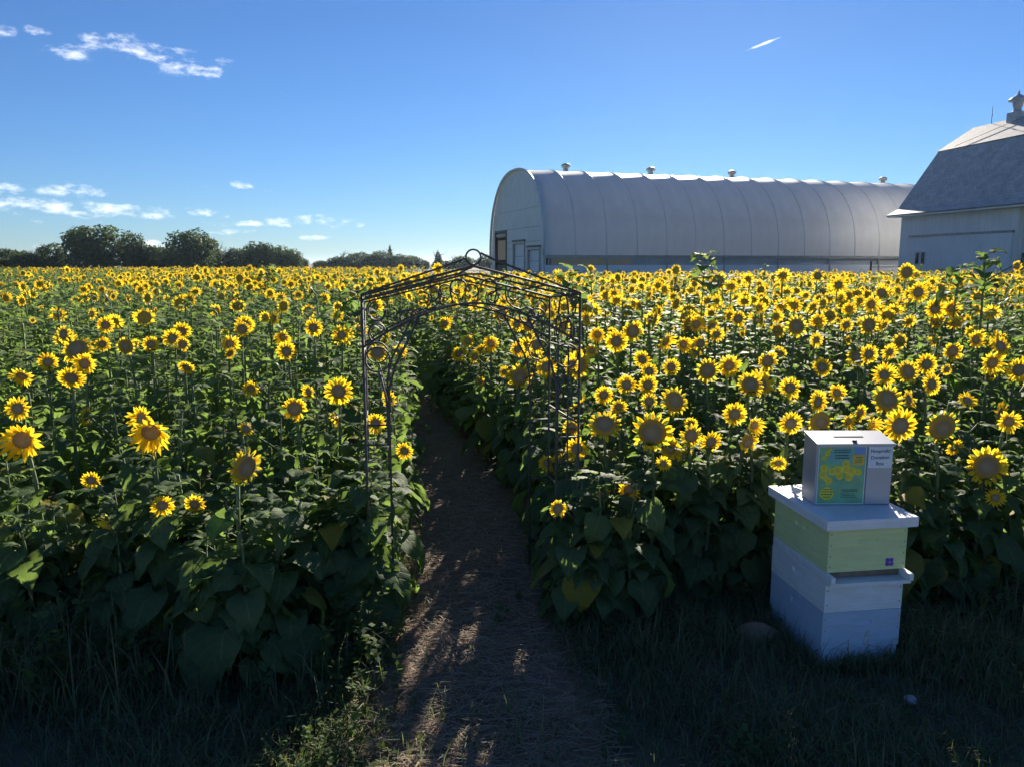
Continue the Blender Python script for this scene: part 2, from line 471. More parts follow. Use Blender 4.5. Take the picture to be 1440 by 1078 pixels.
M_WHITEW = plain("white_wall_paint", (.78, .79, .80), .6, var=.05, scale=1.0, stain=(.42, .44, .46), stain_amt=.25)
M_CURT = plain("grey_side_curtain", (.36, .38, .40), .7, var=.15, scale=1.0)
M_DIM = plain("unlit_interior", (.03, .03, .03), .9)  # interior shade put into the colour

add_grain(M_FAB, .10, (1.6, .25, .25))
HB_AZ = R(72)                      # ridge direction, clockwise from straight ahead
HL, HW2, HZ, HB = 36.0, 5.4, 7.65, 2.25
hoop = thing("fabric_barn", "long white arched fabric barn with four roof vents behind the sunflowers", "barn",
             (0.15, 50.0, 0), (0, 0, math.pi / 2 - HB_AZ))
# local: x along the ridge away from the near end, y across (positive away from the camera), z up
def hoop_pt(th, s=1.0, sag=0.0):
    c, sn = math.cos(th), math.sin(th)
    y = -HW2 * math.copysign(abs(c) ** .86, c)
    z = HB + (HZ - HB) * sn ** .86 if sn > 0 else HB
    k = 1.0 - sag
    return y * (1 - .6 * sag), HB + (z - HB) * k
NT = 36
NP = 18; PLEN = HL / NP
def fabric_mesh(seed):
    rr = random.Random(seed)
    vs_, fs_ = [], []
    nx = 9
    for i in range(nx):
        t = i / (nx - 1)
        x = t * PLEN
        shape = math.sin(math.pi * t) ** .7 * (1 - .25 * t)
        for k in range(NT + 1):
            th = math.pi * k / NT
            y, z = hoop_pt(th, 1, .011 * shape * (0.35 + .65 * math.sin(th)))
            vs_.append((x, y, z))
    for i in range(nx - 1):
        for k in range(NT):
            a = i * (NT + 1) + k
            fs_.append((a, a + NT + 1, a + NT + 2, a + 1))
    m_ = MB(); m_.add(vs_, fs_)
    return m_.mesh("fabric_panel", M_FAB, smooth=True, fixn=False)
fm = fabric_mesh(1)
for i in range(NP):
    put("fabric_panel", fm, hoop, (i * PLEN, 0, 0))
def arc_tube(x, r_, off=0.0):
    m_ = MB()
    m_.tube([(x, hoop_pt(math.pi * k / 30)[0] * (1 + off), HB + (hoop_pt(math.pi * k / 30)[1] - HB) * (1 + off)) for k in range(31)], r_, 6)
    return m_
part("edge_trim", arc_tube(0, .09), M_SIDING, hoop, smooth=True)
seam = arc_tube(0, .030).mesh("rib_seam", M_FAB, smooth=True)
for i in range(1, NP): put("rib_seam", seam, hoop, (i * PLEN, 0, 0))
# end wall: horizontal metal courses with three door openings
def end_poly(z0, z1, yl, yr):
    pass
def wall_y(z):
    """half width of the end wall at height z"""
    if z <= HB: return HW2
    best = 0
    lo, hi = 0, math.pi / 2
    for _ in range(40):
        m_ = (lo + hi) / 2
        if hoop_pt(m_)[1] < z: lo = m_
        else: hi = m_
    return -hoop_pt(lo)[0]
DOORS = [(-4.6, -2.35, 2.75), (-1.85, .55, 3.15), (1.9, 4.5, 4.0)]       # y0, y1, top
endw = put("end_wall", None, hoop, (0, 0, 0))
cuts = [0, 2.75, 3.15, 4.0, 5.15, HZ - .02]
def spans(z0, z1):
    """solid y intervals between the doors for a course"""
    lim = wall_y(z0) - .02
    out = []; y = -lim
    for (a, b, t) in sorted(DOORS):
        if t > z0 + .01:
            if a > y: out.append((y, a))
            y = b
    out.append((y, lim)); return out
for z0, z1 in zip(cuts, cuts[1:]):
    for (a, b) in spans(z0, z1):
        m_ = MB(); n_ = 12; poly = []
        zt = z1 - .018
        for k in range(n_ + 1):
            z = z0 + (zt - z0) * k / n_
            poly.append((max(a, -wall_y(z) + .02) if a < -wall_y(z0) + .1 else a, z))
        for k in range(n_, -1, -1):
            z = z0 + (zt - z0) * k / n_
            poly.append((min(b, wall_y(z) - .02) if b > wall_y(z0) - .1 else b, z))
        m_.prism(poly, .10, .16, 'x')
        part("siding_panel", m_, M_SIDING, endw)
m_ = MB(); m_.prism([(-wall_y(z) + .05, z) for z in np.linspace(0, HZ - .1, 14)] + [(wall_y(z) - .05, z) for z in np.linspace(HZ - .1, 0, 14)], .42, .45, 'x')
part("interior_shade_sheet", m_, M_DIM, endw)  # near-black sheet painting the dark inside behind the door openings
for i, (a, b, t) in enumerate(DOORS):
    d_ = put("door", None, hoop)
    fr = MB(); w_ = .12
    fr.box(.04, .22, a, a + w_, 0, t); fr.box(.04, .22, b - w_, b, 0, t); fr.box(.04, .22, a + w_, b - w_, t - w_, t)
    part("door_frame", fr, M_DARKMET if i == 2 else M_GALV, d_)
    if i < 2:
        for k in range(4):
            z0, z1 = .02 + (t - .15) * k / 4, .02 + (t - .15) * (k + 1) / 4 - .02
            q = MB(); q.box(.19, .23, a + w_ + .002, b - w_ - .002, z0, z1); part("door_panel", q, M_WDOOR, d_)
        q = MB(); q.box(.02, .10, a - .05, b + .05, t + .02, t + .14); part("door_header", q, M_DARKMET, d_)
    else:
        q = MB(); q.box(.10, .13, a + w_ + .002, b - w_ - .45, 2.05, t - .65); part("painted_backlit_curtain", q, M_TAN, d_)  # light seen through the opening is put into this panel's colour
        q = MB(); q.tube([(.25, a + w_, t - .3), (.25, b - w_, t - .3)], .16, 10); part("rolled_door", q, M_GALV, d_, smooth=True)
        q = MB(); q.box(.2, .26, a + w_ + .002, b - w_ - .002, 0, 1.7); part("lower_gate", q, M_DARKMET, d_)
# side wall below the fabric
for sgn in (-1, 1):
    y0, y1 = (-HW2 - .03, -HW2 + .05) if sgn < 0 else (HW2 - .05, HW2 + .03)
    for i in range(9):
        q = MB(); q.box(i * 4 + .01, i * 4 + 3.99, y0, y1, 0, 1.72)
        part("side_wall_panel", q, M_WHITEW, hoop)
    q = MB(); q.box(0, HL, y0 - .03, y1, 2.12, 2.30); part("curtain_roll", q, M_GALV, hoop)
q = MB(); q.box(.3, HL - .3, -HW2 + .10, -HW2 + .14, 1.70, 2.14); part("side_opening", q, M_CURT, hoop)
q = MB(); q.box(.5, 5.6, -HW2 + .02, -HW2 + .09, 1.76, 2.10); part("painted_backlit_curtain", q, M_TAN, hoop)  # strip coloured as though sun came through from behind
for i in range(10):
    q = MB(); q.box(i * 4 - .06 + (.06 if i == 0 else 0), i * 4 + .06, -HW2 - .05, -HW2 + .02, 0, 2.12); part("wall_post", q, M_GALV, hoop)
q = MB(); n_ = 24
q.prism([(hoop_pt(math.pi * k / n_)[0] * .99, hoop_pt(math.pi * k / n_)[1] - .03) for k in range(n_ + 1)][::1] + [(HW2 * .99, 0), (-HW2 * .99, 0)], HL - .12, HL - .02, 'x')
part("far_end_wall", q, M_SIDING, hoop)
def vent_mesh():
    q = MB(); q.lathe([(.20, -.25), (.20, .28), (.17, .30), (.30, .34), (.36, .42), (.36, .52), (.30, .60), (.14, .66), (.02, .68)], 16)
    return q.mesh("roof_vent", M_GALV, smooth=False)
vmesh = vent_mesh()
for px in (797, 915, 1028, 1238):
    tgt = (px - 720) / 1093.0
    # local x along the ridge where the ridge crosses that bearing
    ca, sa = math.cos(math.pi / 2 - HB_AZ), math.sin(math.pi / 2 - HB_AZ)
    s_ = (tgt * 50 - .15) / (ca - tgt * sa)
    put("roof_vent", vmesh, hoop, (s_, .35, HZ - .02), scale=(.82, .82, .9))

# rail fence along the barn
def rail_fence(x0, x1, ybase, label):
    f_ = thing("rail_fence", label, "fence", (0.15, 50.0, 0), (0, 0, math.pi / 2 - HB_AZ))
    n_ = max(2, int((x1 - x0) / 2.4)) + 1
    pm = MB(); pm.tube([(0, 0, -.2), (0, 0, 1.95)], .06, 8); pmesh = pm.mesh("post", M_DARKMET)
    for i in range(n_):
        put("post", pmesh, f_, (x0 + (x1 - x0) * i / (n_ - 1), ybase, 0))
    for z in (.7, 1.15, 1.6):
        q = MB(); q.tube([(x0, ybase - .08, z), (x1, ybase - .08, z)], .028, 6); part("rail", q, M_GALV, f_)
    return f_
rail_fence(19.5, 33.0, -9.6, "low metal rail fence between the fabric barn and the white barn")
q = MB()
tr_ = thing("feed_trough", "pale feed trough behind the rail fence near the white barn", "trough",
            (0.15, 50.0, 0), (0, 0, math.pi / 2 - HB_AZ))
tr_.location = Vector((0.15, 50, 0)) + Matrix.Rotation(math.pi / 2 - HB_AZ, 3, 'Z') @ Vector((27.5, -8.2, 0))
m_ = MB(); m_.prism([(-.45, 1.55), (.45, 1.55), (.36, .9), (-.36, .9)], -1.9, 1.9, 'x'); part("bin", m_, M_WHITEW, tr_)
for x in (-1.7, 1.7):
    m_ = MB(); m_.box(x - .06, x + .06, -.4, .4, 0, .9); part("leg", m_, M_GALV, tr_)

# ------------------------------------------------------------------ white gambrel barn
def shingle_mat():
    m, nt, N, L, P = new_mat("shingles")
    t = N.new("ShaderNodeTexCoord")
    br = N.new("ShaderNodeTexBrick"); br.inputs['Scale'].default_value = 1.0
    br.inputs['Brick Width'].default_value = .32; br.inputs['Row Height'].default_value = .16
    br.inputs['Mortar Size'].default_value = .008; br.inputs['Mortar Smooth'].default_value = .3
    br.inputs['Color1'].default_value = (.46, .45, .45, 1); br.inputs['Color2'].default_value = (.38, .375, .38, 1)
    br.inputs['Mortar'].default_value = (.20, .20, .20, 1)
    L.new(t.outputs['UV'], br.inputs['Vector'])
    n = N.new("ShaderNodeTexNoise"); n.inputs['Scale'].default_value = 1.6; n.inputs['Detail'].default_value = 8; n.inputs['Roughness'].default_value = .75
    L.new(t.outputs['UV'], n.inputs['Vector'])
    mp = N.new("ShaderNodeMapRange"); mp.inputs['From Min'].default_value = .3; mp.inputs['From Max'].default_value = .7
    mp.inputs['To Min'].default_value = .7; mp.inputs['To Max'].default_value = 1.3; L.new(n.outputs[0], mp.inputs['Value'])
    mx = N.new("ShaderNodeMix"); mx.data_type = 'RGBA'; mx.blend_type = 'MULTIPLY'; mx.inputs[0].default_value = 1
    L.new(br.outputs[0], mx.inputs[6]); L.new(mp.outputs[0], mx.inputs[7]); L.new(mx.outputs[2], P.inputs['Base Color'])
    P.inputs['Roughness'].default_value = .75
    b = N.new("ShaderNodeBump"); b.inputs['Strength'].default_value = .8; b.inputs['Distance'].default_value = .02; b.invert = True
    L.new(br.outputs['Fac'], b.inputs['Height']); L.new(b.outputs[0], P.inputs['Normal'])
    return m
M_SHING = shingle_mat()
M_CUP = plain("cupola_zinc", (.36, .38, .40), .5, .3, var=.15, scale=3)
M_GLASS = plain("window_glass", (.02, .025, .03), .08, var=.1)
M_BWALL = plain("barn_white_paint", (.80, .81, .82), .6, var=.05, scale=.8, stain=(.5, .51, .53), stain_amt=.3, bump=.1, bscale=12)
add_grain(M_BWALL, .12, (1, 9, .35))
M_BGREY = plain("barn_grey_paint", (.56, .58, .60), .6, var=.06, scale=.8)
M_TRIM = plain("dark_trim", (.07, .08, .09), .5, var=.1)

BAZ = R(-9.0)
barn = thing("gambrel_barn", "white barn with grey gambrel shingle roof and a cupola at the right", "barn", (23.85, 48.0, 0), (0, 0, -BAZ))
# local: -y runs along the long wall towards the camera, +x to the right across the barn
BL, EH, BH, RH, BX, RX = 26.0, 5.0, 8.55, 9.95, 2.5, 4.7
q = MB(); q.box(0, .2, -8.95, -.0, 0, EH + .1); part("side_wall", q, M_BWALL, barn)
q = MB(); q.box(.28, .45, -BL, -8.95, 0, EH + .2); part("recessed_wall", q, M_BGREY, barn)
q = MB(); q.box(-.03, .28, -9.05, -8.952, 0, EH + .1); part("corner_board", q, M_BWALL, barn)
for yv, nm in ((-.2, "far_gable_wall"), (-BL, "near_gable_wall")):
    q = MB(); q.prism([(.21, 0), (2 * RX - .2, 0), (2 * RX - .2, EH), (2 * RX - BX, BH - .12), (RX, RH - .12), (BX, BH - .12), (.21, EH)], yv, yv + .19, 'y')
    part(nm, q, M_BWALL, barn)
q = MB(); q.box(2 * RX - .2, 2 * RX, -BL, 0, 0, EH); part("side_wall", q, M_BWALL, barn)
def roof_slab(name, pa, pb, off=.10, ov=.45, uvz=0):
    (xa, za), (xb, zb) = pa, pb
    d = Vector((xb - xa, 0, zb - za)); n = Vector((-d.z, 0, d.x)).normalized()
    if n.z < 0: n = -n
    y0, y1 = -BL - ov, ov
    P_ = [Vector((xa, y0, za)), Vector((xa, y1, za)), Vector((xb, y1, zb)), Vector((xb, y0, zb))]
    vs_ = P_ + [p_ - n * off for p_ in P_]
    me = bpy.data.meshes.new(name)
    me.from_pydata([tuple(v) for v in vs_], [], [(0, 1, 2, 3), (7, 6, 5, 4), (0, 4, 5, 1), (1, 5, 6, 2), (2, 6, 7, 3), (3, 7, 4, 0)])
    bm = bmesh.new(); bm.from_mesh(me); bmesh.ops.recalc_face_normals(bm, faces=bm.faces)
    uvl = bm.loops.layers.uv.new("UVMap")
    for f in bm.faces:
        for l in f.loops:
            c = l.vert.co; l[uvl].uv = (c.y, (Vector((c.x, 0, c.z)) - Vector((xa, 0, za))).dot(d.normalized()))
    bm.to_mesh(me); bm.free(); me.materials.append(M_SHING)
    return put(name, me, barn)
k_ = (BH - EH) / BX
roof_slab("lower_roof", (0.0, EH + .10), (BX, BH + .1))
roof_slab("upper_roof", (BX - .12, BH + .05), (RX, RH + .12))
roof_slab("upper_roof", (2 * RX - BX + .12, BH + .05), (RX + .003, RH + .118))
roof_slab("lower_roof", (2 * RX, EH + .10), (2 * RX - BX, BH + .1))
roof_slab("eave_flare", (-.75, EH - .28), (.02, EH + .12), off=.08)
q = MB(); q.box(-.72, -.02, -BL - .4, .40, EH - .42, EH - .36); part("eave_soffit", q, M_BWALL, barn)
# sliding door track, windows, door
q = MB(); q.box(-.10, -.002, -8.85, -.9, 3.36, 3.48); part("sliding_door_track", q, M_GALV, barn)
sd = put("sliding_door", None, barn)
for i in range(5):
    q = MB(); q.box(-.085, -.03, -8.8 + i * .98, -8.8 + i * .98 + .97, .1, 3.35); part("door_board", q, M_BWALL, sd)
for a in (-2.45, -1.95):
    w_ = put("window", None, barn)
    q = MB(); q.box(-.05, -.003, a, a + .05, 1.75, 2.5); q.box(-.05, -.003, a + .37, a + .42, 1.75, 2.5)
    q.box(-.05, -.003, a + .05, a + .37, 1.75, 1.8); q.box(-.05, -.003, a + .05, a + .37, 2.45, 2.5); part("window_frame", q, M_BGREY, w_)
    q = MB(); q.box(-.02, -.004, a + .052, a + .368, 1.802, 2.448); part("pane", q, M_GLASS, w_)
d_ = put("door", None, barn)
q = MB(); q.box(.2, .275, -9.35, -9.2, 0, 2.35); q.box(.2, .275, -11.6, -11.45, 0, 2.35); q.box(.2, .275, -11.45, -9.35, 2.2, 2.35)
part("door_frame", q, M_TRIM, d_)
q = MB(); q.box(.22, .27, -11.44, -9.36, 0.02, 2.19); part("door_leaf", q, M_WDOOR, d_)
# cupola
cu = put("cupola", None, barn, (RX, -2.9, RH))
q = MB(); q.box(-.36, .36, -.36, .36, -.4, .42); part("cupola_base", q, M_CUP, cu, bevel=.02)
q = MB(); q.lathe([(.34, .42), (.22, .50), (.20, .62), (.26, .78), (.28, .98)], 12); part("cupola_neck", q, M_CUP, cu)
q = MB(); q.lathe([(.30, .98), (.50, 1.03), (.50, 1.12), (.38, 1.22), (.20, 1.32), (.08, 1.40), (.04, 1.55), (.01, 1.62)], 12); part("cupola_cap", q, M_CUP, cu)
q = MB(); q.tube([(RX, -1.0, RH), (RX, -1.0, RH + .9)], .018, 5); q.tube([(RX, -1.0, RH + .9), (RX, -1.0, RH + 1.15)], [.018, .004], 5)
q.lathe([(.01, RH + .55), (.05, RH + .6), (.01, RH + .65)], 8, c=(RX, -1.0))
part("lightning_rod", q, M_DARKMET, barn)
q = MB(); q.tube([(BX - .1 + (RX - BX) * t + 0, -1.0 - 3.2 * t, BH + .12 + (RH - BH) * t + .04) for t in (0, .5, 1)][::-1], .015, 5); part("ground_wire", q, M_DARKMET, barn)

# ------------------------------------------------------------------ trees
def crown_mesh(name, seed, n, lobes, leaf=.34, mat=None, kind='round'):
    r = np.random.default_rng(seed)
    ctr = []
    for (cx, cy, cz, rx, rz) in lobes:
        ctr.append((cx, cy, cz, rx, rz))
    ctr = np.array(ctr)
    w = ctr[:, 3] ** 2 * ctr[:, 4]; w /= w.sum()
    k = r.choice(len(ctr), n, p=w)
    d = r.normal(size=(n, 3)); d /= np.linalg.norm(d, axis=1)[:, None]
    rad = r.uniform(.45, 1.0, n) ** .45
    # clumpy outline
    clump = 1 + .16 * np.sin(d[:, 0] * 7 + k) * np.sin(d[:, 2] * 6 + 2 * k) + .10 * np.sin(d[:, 1] * 13 + d[:, 2] * 11)
    p = d * (rad * clump)[:, None] * ctr[k][:, [3, 3, 4]] + ctr[k][:, :3]
    nrm = d + r.normal(scale=.6, size=(n, 3)); nrm /= np.linalg.norm(nrm, axis=1)[:, None]
    a = np.cross(nrm, r.normal(size=(n, 3))); a /= np.linalg.norm(a, axis=1)[:, None]
    b = np.cross(nrm, a)
    s = (leaf * r.uniform(.6, 1.4, n))[:, None]
    v = np.stack([p - a * s, p - b * s * .6, p + a * s, p + b * s * .6], 1).reshape(-1, 3)
    f = np.arange(4 * n); lt = np.full(n, 4)
    return np_mesh(name, v, f, lt, [mat or M_TREE])
def trunk_mesh(seed, h, r0):
    r = random.Random(seed); q = MB()
    top = (r.uniform(-.2, .2), r.uniform(-.2, .2), h)
    q.tube([(0, 0, -.2), (0.03, 0, h * .3), (top[0] * .5, top[1] * .5, h * .65), top], [r0 * 1.3, r0, r0 * .7, r0 * .2], 8)
    for i in range(6):
        a = r.uniform(0, 6.28); z = h * r.uniform(.3, .75); l = h * r.uniform(.2, .38)
        q.tube([(0, 0, z), (math.cos(a) * l * .5, math.sin(a) * l * .5, z + l * .35), (math.cos(a) * l, math.sin(a) * l, z + l * .8)], [r0 * .5, r0 * .35, r0 * .08], 5)
    return q.mesh("trunk", M_BARK, smooth=True)
TREES = []
for s in range(5):
    r = random.Random(50 + s)
    lobes = [(0, 0, .52, .40, .42), (0, 0, .25, .40, .22)]
    for i in range(9):
        a = r.uniform(0, 6.28); d_ = r.uniform(.15, .34)
        lobes.append((math.cos(a) * d_, math.sin(a) * d_, r.uniform(.14, .80), r.uniform(.14, .24), r.uniform(.14, .22)))
    TREES.append((trunk_mesh(s, .7, .028), crown_mesh("crown", s, 5200, lobes, leaf=.030)))
con_l = [(0, 0, .12 + .8 * i / 9, .24 * (1 - i / 10.5), .07) for i in range(10)]
CONIF = (trunk_mesh(20, .95, .02), crown_mesh("crown", 21, 3000, con_l, leaf=.028, mat=M_CONIF))
def bare_mesh(seed):
    r = random.Random(seed); q = MB()
    def br(p0, d, l, rad, lev):
        p1 = p0 + d * l * .5 + Vector((r.uniform(-1, 1), r.uniform(-1, 1), 0)) * l * .06
        p2 = p0 + d * l
        q.tube([p0, p1, p2], [rad, rad * .75, rad * .35], 4 if lev else 6, cap=False)
        if lev < 3:
            for i in range(4):
                nd = (d + Vector((r.uniform(-.8, .8), r.uniform(-.8, .8), r.uniform(-.1, .5)))).normalized()
                t = r.uniform(.35, 1)
                br(p0 + d * l * t, nd, l * r.uniform(.4, .62), rad * .5, lev + 1)
    br(Vector((0, 0, -.02)), Vector((0, 0, 1)), .52, .022, 0)
    return q.mesh("branches", M_DEADW)
BARE = [bare_mesh(3), bare_mesh(4)]

def place_tree(px, top_py, width_px, depth, kind, label, rz=0.0):
    """a tree standing on the ground at this bearing and distance; height from its top in the photo"""
    top = at_depth(px, top_py, depth)
    H_ = top.z
    W_ = width_px / 1093.0 * depth
    name = {'r': 'leafy_tree', 'c': 'conifer_tree', 'b': 'bare_tree'}[kind[0]]
    t = thing(name, label, "tree", (top.x, depth, 0), (0, 0, rz), "trees along the far edge of the field")
    i = int(kind[1:]) if len(kind) > 1 else 0
    if kind[0] == 'r':
        tm_, cm = TREES[i]; sx = W_ / .90; sz = H_ / .98
    elif kind[0] == 'c':
        tm_, cm = CONIF; sx = W_ / .5; sz = H_ / .95
    else:
        o = put("branches", BARE[i], t, scale=(W_ / .75, W_ / .75, H_ / .98)); return t
    put("trunk", tm_, t, scale=(sx, sx, sz)); put("crown", cm, t, scale=(sx, sx, sz))
    return t
TL = [
 (-40, 352, 90, 150, 'r2', "low rounded tree at the left end of the tree line"),
 (8, 349, 52, 155, 'r0', "dark tree at the left picture edge under the bare branches"),
 (38, 352, 46, 150, 'r3', "low dark tree second from the left end of the tree line"),
 (70, 341, 42, 150, 'r1', "small rounded tree just left of the biggest tree"),
 (128, 315, 84, 145, 'r0', "tallest broad round tree of the tree line on the left"),
 (182, 324, 44, 150, 'r4', "lighter green tall tree at the right side of the biggest tree"),
 (205, 343, 52, 152, 'r2', "low tree between the two biggest round trees"),
 (228, 348, 40, 150, 'r1', "small low tree left against the dark round tree"),
 (266, 321, 78, 145, 'r3', "dark round big tree right of the tallest tree"),
 (300, 347, 34, 150, 'r4', "small tree right against the dark round tree"),
 (330, 348, 40, 155, 'r0', "low tree left of the three middling trees"),
 (362, 339, 46, 150, 'r2', "first of three middling trees right of the dark round one"),
 (392, 345, 44, 150, 'r4', "second of three middling trees, with a pale crown"),
 (408, 349, 34, 152, 'r1', "last of three middling trees, sloping to the gap in the line"),
 (425, 362, 18, 160, 'r3', "tiny round bush standing alone in the gap of the tree line"),
 (452, 366, 30, 190, 'r0', "low far tree just right of the gap in the tree line"),
 (478, 360, 36, 190, 'r2', "far tree at the foot of the tall bare tree"),
 (505, 354, 44, 190, 'r1', "rounded far tree right of the tall bare tree"),
 (535, 352, 40, 190, 'r4', "far tree left beside the dark spire in the middle"),
 (562, 357, 44, 190, 'r3', "broad far tree under the dark spire in the middle"),
 (580, 359, 26, 195, 'r0', "far tree right of the dark spire, stepping down"),
 (597, 365, 16, 195, 'r1', "small far bush left of the lone conifer"),
 (628, 366, 24, 195, 'r2', "low far bush right of the lone conifer"),
 (650, 359, 36, 190, 'r3', "far rounded tree left behind the finial ring of the garden arch"),
 (685, 358, 36, 190, 'r4', "far tree beside the end wall of the fabric barn"),
 (548, 345, 16, 195, 'c', "dark spire of a conifer rising above the far round trees"),
 (616, 353, 22, 190, 'c', "lone conifer left of the garden arch peak"),
 (14, 334, 46, 160, 'b0', "bare dead tree at the left picture edge"),
 (308, 332, 30, 160, 'b1', "thin bare tree right of the dark round tree"),
 (480, 340, 38, 190, 'b0', "tall bare tree right of the gap in the tree line"),
 (636, 354, 24, 195, 'b1', "faint bare tree between the conifer and the arch ring"),
 (106, 321, 26, 152, 'b1', "bare twigs sticking out left of the tallest tree"),
 (1186, 257, 34, 96, 'r1', "treetop just showing above the ridge of the fabric barn"),
]
for i, (px, ty, w_, dp, kd, lb) in enumerate(TL):
    place_tree(px, ty, w_, dp, kd, lb, rz=i * 1.3)

# ------------------------------------------------------------------ beehive stack and donation box
M_HBLUE = plain("blue_hive_paint", (.47, .57, .72), .5, var=.05, scale=7, stain=(.30, .36, .48), stain_amt=.35, bump=.08, bscale=60)
M_HWHITE = plain("white_hive_paint", (.80, .82, .84), .5, var=.05, scale=7, stain=(.44, .45, .45), stain_amt=.35, bump=.08, bscale=60)
M_HGREEN = plain("green_hive_paint", (.70, .78, .38), .5, var=.05, scale=7, stain=(.36, .46, .22), stain_amt=.3, bump=.08, bscale=60)
for m_ in (M_HBLUE, M_HWHITE, M_HGREEN): add_grain(m_)
M_PURPLE = plain("purple_paint", (.16, .07, .42), .5)
M_PATCH = plain("pale_patch", (.46, .50, .52), .6, var=.15, scale=30)
M_WOOD = plain("raw_wood", (.20, .15, .11), .8, var=.25, scale=20)
M_BOXM = plain("grey_box_metal", (.40, .42, .46), .42, .3, var=.05, scale=9, stain=(.34, .36, .39), stain_amt=.3)
M_PAPER = plain("note_paper", (.72, .76, .80), .7, var=.05, scale=20)
M_PGREEN = plain("poster_green", (.16, .42, .24), .35, var=.18, scale=14)
M_PTEAL = plain("poster_teal", (.14, .40, .36), .35, var=.1, scale=14)
M_PYEL = plain("poster_yellow", (.62, .60, .05), .35, var=.15, scale=50)
M_PGOLD = plain("poster_gold", (.62, .46, .06), .35, var=.15, scale=50)
M_PBLUE = plain("poster_blue", (.14, .28, .66), .35)
M_INK = plain("ink", (.045, .055, .08), .6)
M_LOCK = plain("lock_metal", (.05, .05, .05), .4, .6)

HV = Vector((1.42, 3.30, 0)); HROT = R(8.0)
HW, HD = .385, .50
def hive_frame(z, dx=0, dy=0, rz=0.0):
    o = Matrix.Rotation(HROT, 3, 'Z') @ Vector((dx, dy, 0))
    return (HV.x + o.x, HV.y + o.y, z), (0, 0, HROT + rz)
def hive_box(label, z0, h, mat, name="hive_box", dx=0, dy=0, rz=0, slots=((0, .62),), group="boxes of the beehive stack"):
    """a box with a routed hand hold in its front and side walls; origin at the front left bottom corner"""
    loc, rot = hive_frame(z0, dx, dy, rz)
    t = thing(name, label, "hive box", loc, rot, group)
    q = MB()
    def wall(P0, U, Wd, nin):
        # a wall face with a sloping pocket: P0 corner, U along, nin inward normal
        P0, U, nin = Vector(P0), Vector(U), Vector(nin)
        sw, sh = .10, .026
        u0, u1 = Wd / 2 - sw / 2, Wd / 2 + sw / 2; v0, v1 = h * .60, h * .60 + sh
        Pt = lambda u, v, d=0: P0 + U * u + Vector((0, 0, v)) + nin * d
        us, vs2 = [0, u0, u1, Wd], [0, v0, v1, h]
        b = [[Pt(u, v) for u in us] for v in vs2]
        vs_ = [p_ for row in b for p_ in row]; fs_ = []
        for j in range(3):
            for i in range(3):
                if i == 1 and j == 1: continue
                fs_.append((j * 4 + i, j * 4 + i + 1, j * 4 + i + 5, j * 4 + i + 4))
        n0 = len(vs_)
        vs_ += [Pt(u0 + .01, v0, .002), Pt(u1 - .01, v0, .002), Pt(u1 - .012, v1, .016), Pt(u0 + .012, v1, .016)]
        fs_ += [(n0, n0 + 1, n0 + 2, n0 + 3), (5, 6, n0 + 1, n0), (6, 10, n0 + 2, n0 + 1), (10, 9, n0 + 3, n0 + 2), (9, 5, n0, n0 + 3)]
        q.add(vs_, fs_)
    wall((0, 0, 0), (1, 0, 0), HW, (0, 1, 0))
    wall((0, HD, 0), (0, -1, 0), HD, (1, 0, 0))
    wall((HW, 0, 0), (0, 1, 0), HD, (-1, 0, 0))
    wall((HW, HD, 0), (-1, 0, 0), HW, (0, -1, 0))
    q.add([(0, 0, h), (HW, 0, h), (HW, HD, h), (0, HD, h), (0, 0, 0), (HW, 0, 0), (HW, HD, 0), (0, HD, 0)], [(0, 1, 2, 3), (7, 6, 5, 4)])
    me = q.mesh("box_body", mat, fixn=False)
    bm = bmesh.new(); bm.from_mesh(me); bmesh.ops.remove_doubles(bm, verts=bm.verts, dist=.0004)
    bmesh.ops.recalc_face_normals(bm, faces=bm.faces); bm.to_mesh(me); bm.free()
    put("box_body", me, t)
    # nail heads in the corner joints
    nm = MB(); nm.lathe([(.0035, 0), (.0035, .002), (.001, .0028)], 6); nme = nm.mesh("nail", M_GALV)
    k = max(2, int(h / .05))
    for i in range(k):
        put("nail", nme, t, (.012, -.0002, h * (i + .5) / k), (R(90), 0, 0))
        put("nail", nme, t, (HW - .012, -.0002, h * (i + .5) / k), (R(90), 0, 0))
    return t
# floor of the hive
loc, rot = hive_frame(0)
bb = thing("hive_floor", "pale blue hive floor at the very bottom of the beehive stack, in the grass", "hive floor", loc, rot)
q = MB(); q.box(.004, HW - .004, .004, HD, -.03, .095); part("floor_board", q, M_HBLUE, bb, bevel=.003)
b1 = hive_box("large blue hive box with an oval pale patch, low in the stack", .0965, .176, M_HBLUE)
q = MB(); pts = [(.225 + .017 * math.cos(a) * .9 + .008 * math.sin(a), .045 + .036 * math.sin(a)) for a in np.linspace(0, 2 * math.pi, 24, endpoint=False)]
q.prism(pts, -.003, -.0004, 'y'); part("oval_patch", q, M_PATCH, b1)
b2 = hive_box("shallow white hive box above the blue one", .274, .140, M_HWHITE, dx=.003, rz=R(.6))
loc, rot = hive_frame(.4155, 0, 0, R(-.5))
b3 = thing("hive_floor", "white hive floor with two protruding rails under the green box", "hive floor", loc, rot)
q = MB(); q.box(-.005, HW + .005, -.045, HD, 0, .016); part("landing_board", q, M_HWHITE, b3, bevel=.002)
for x in (-.006, HW - .014):
    q = MB(); q.box(x, x + .022, -.058, HD, .017, .050); part("side_rail", q, M_HWHITE, b3, bevel=.003)
q = MB(); q.box(.018, HW - .016, .02, HD, .017, .046); part("entrance_reducer", q, M_WOOD, b3)
b4 = hive_box("light green hive box with a small purple flower mark", .4675, .205, M_HGREEN, dx=.004, rz=R(.5))
q = MB()
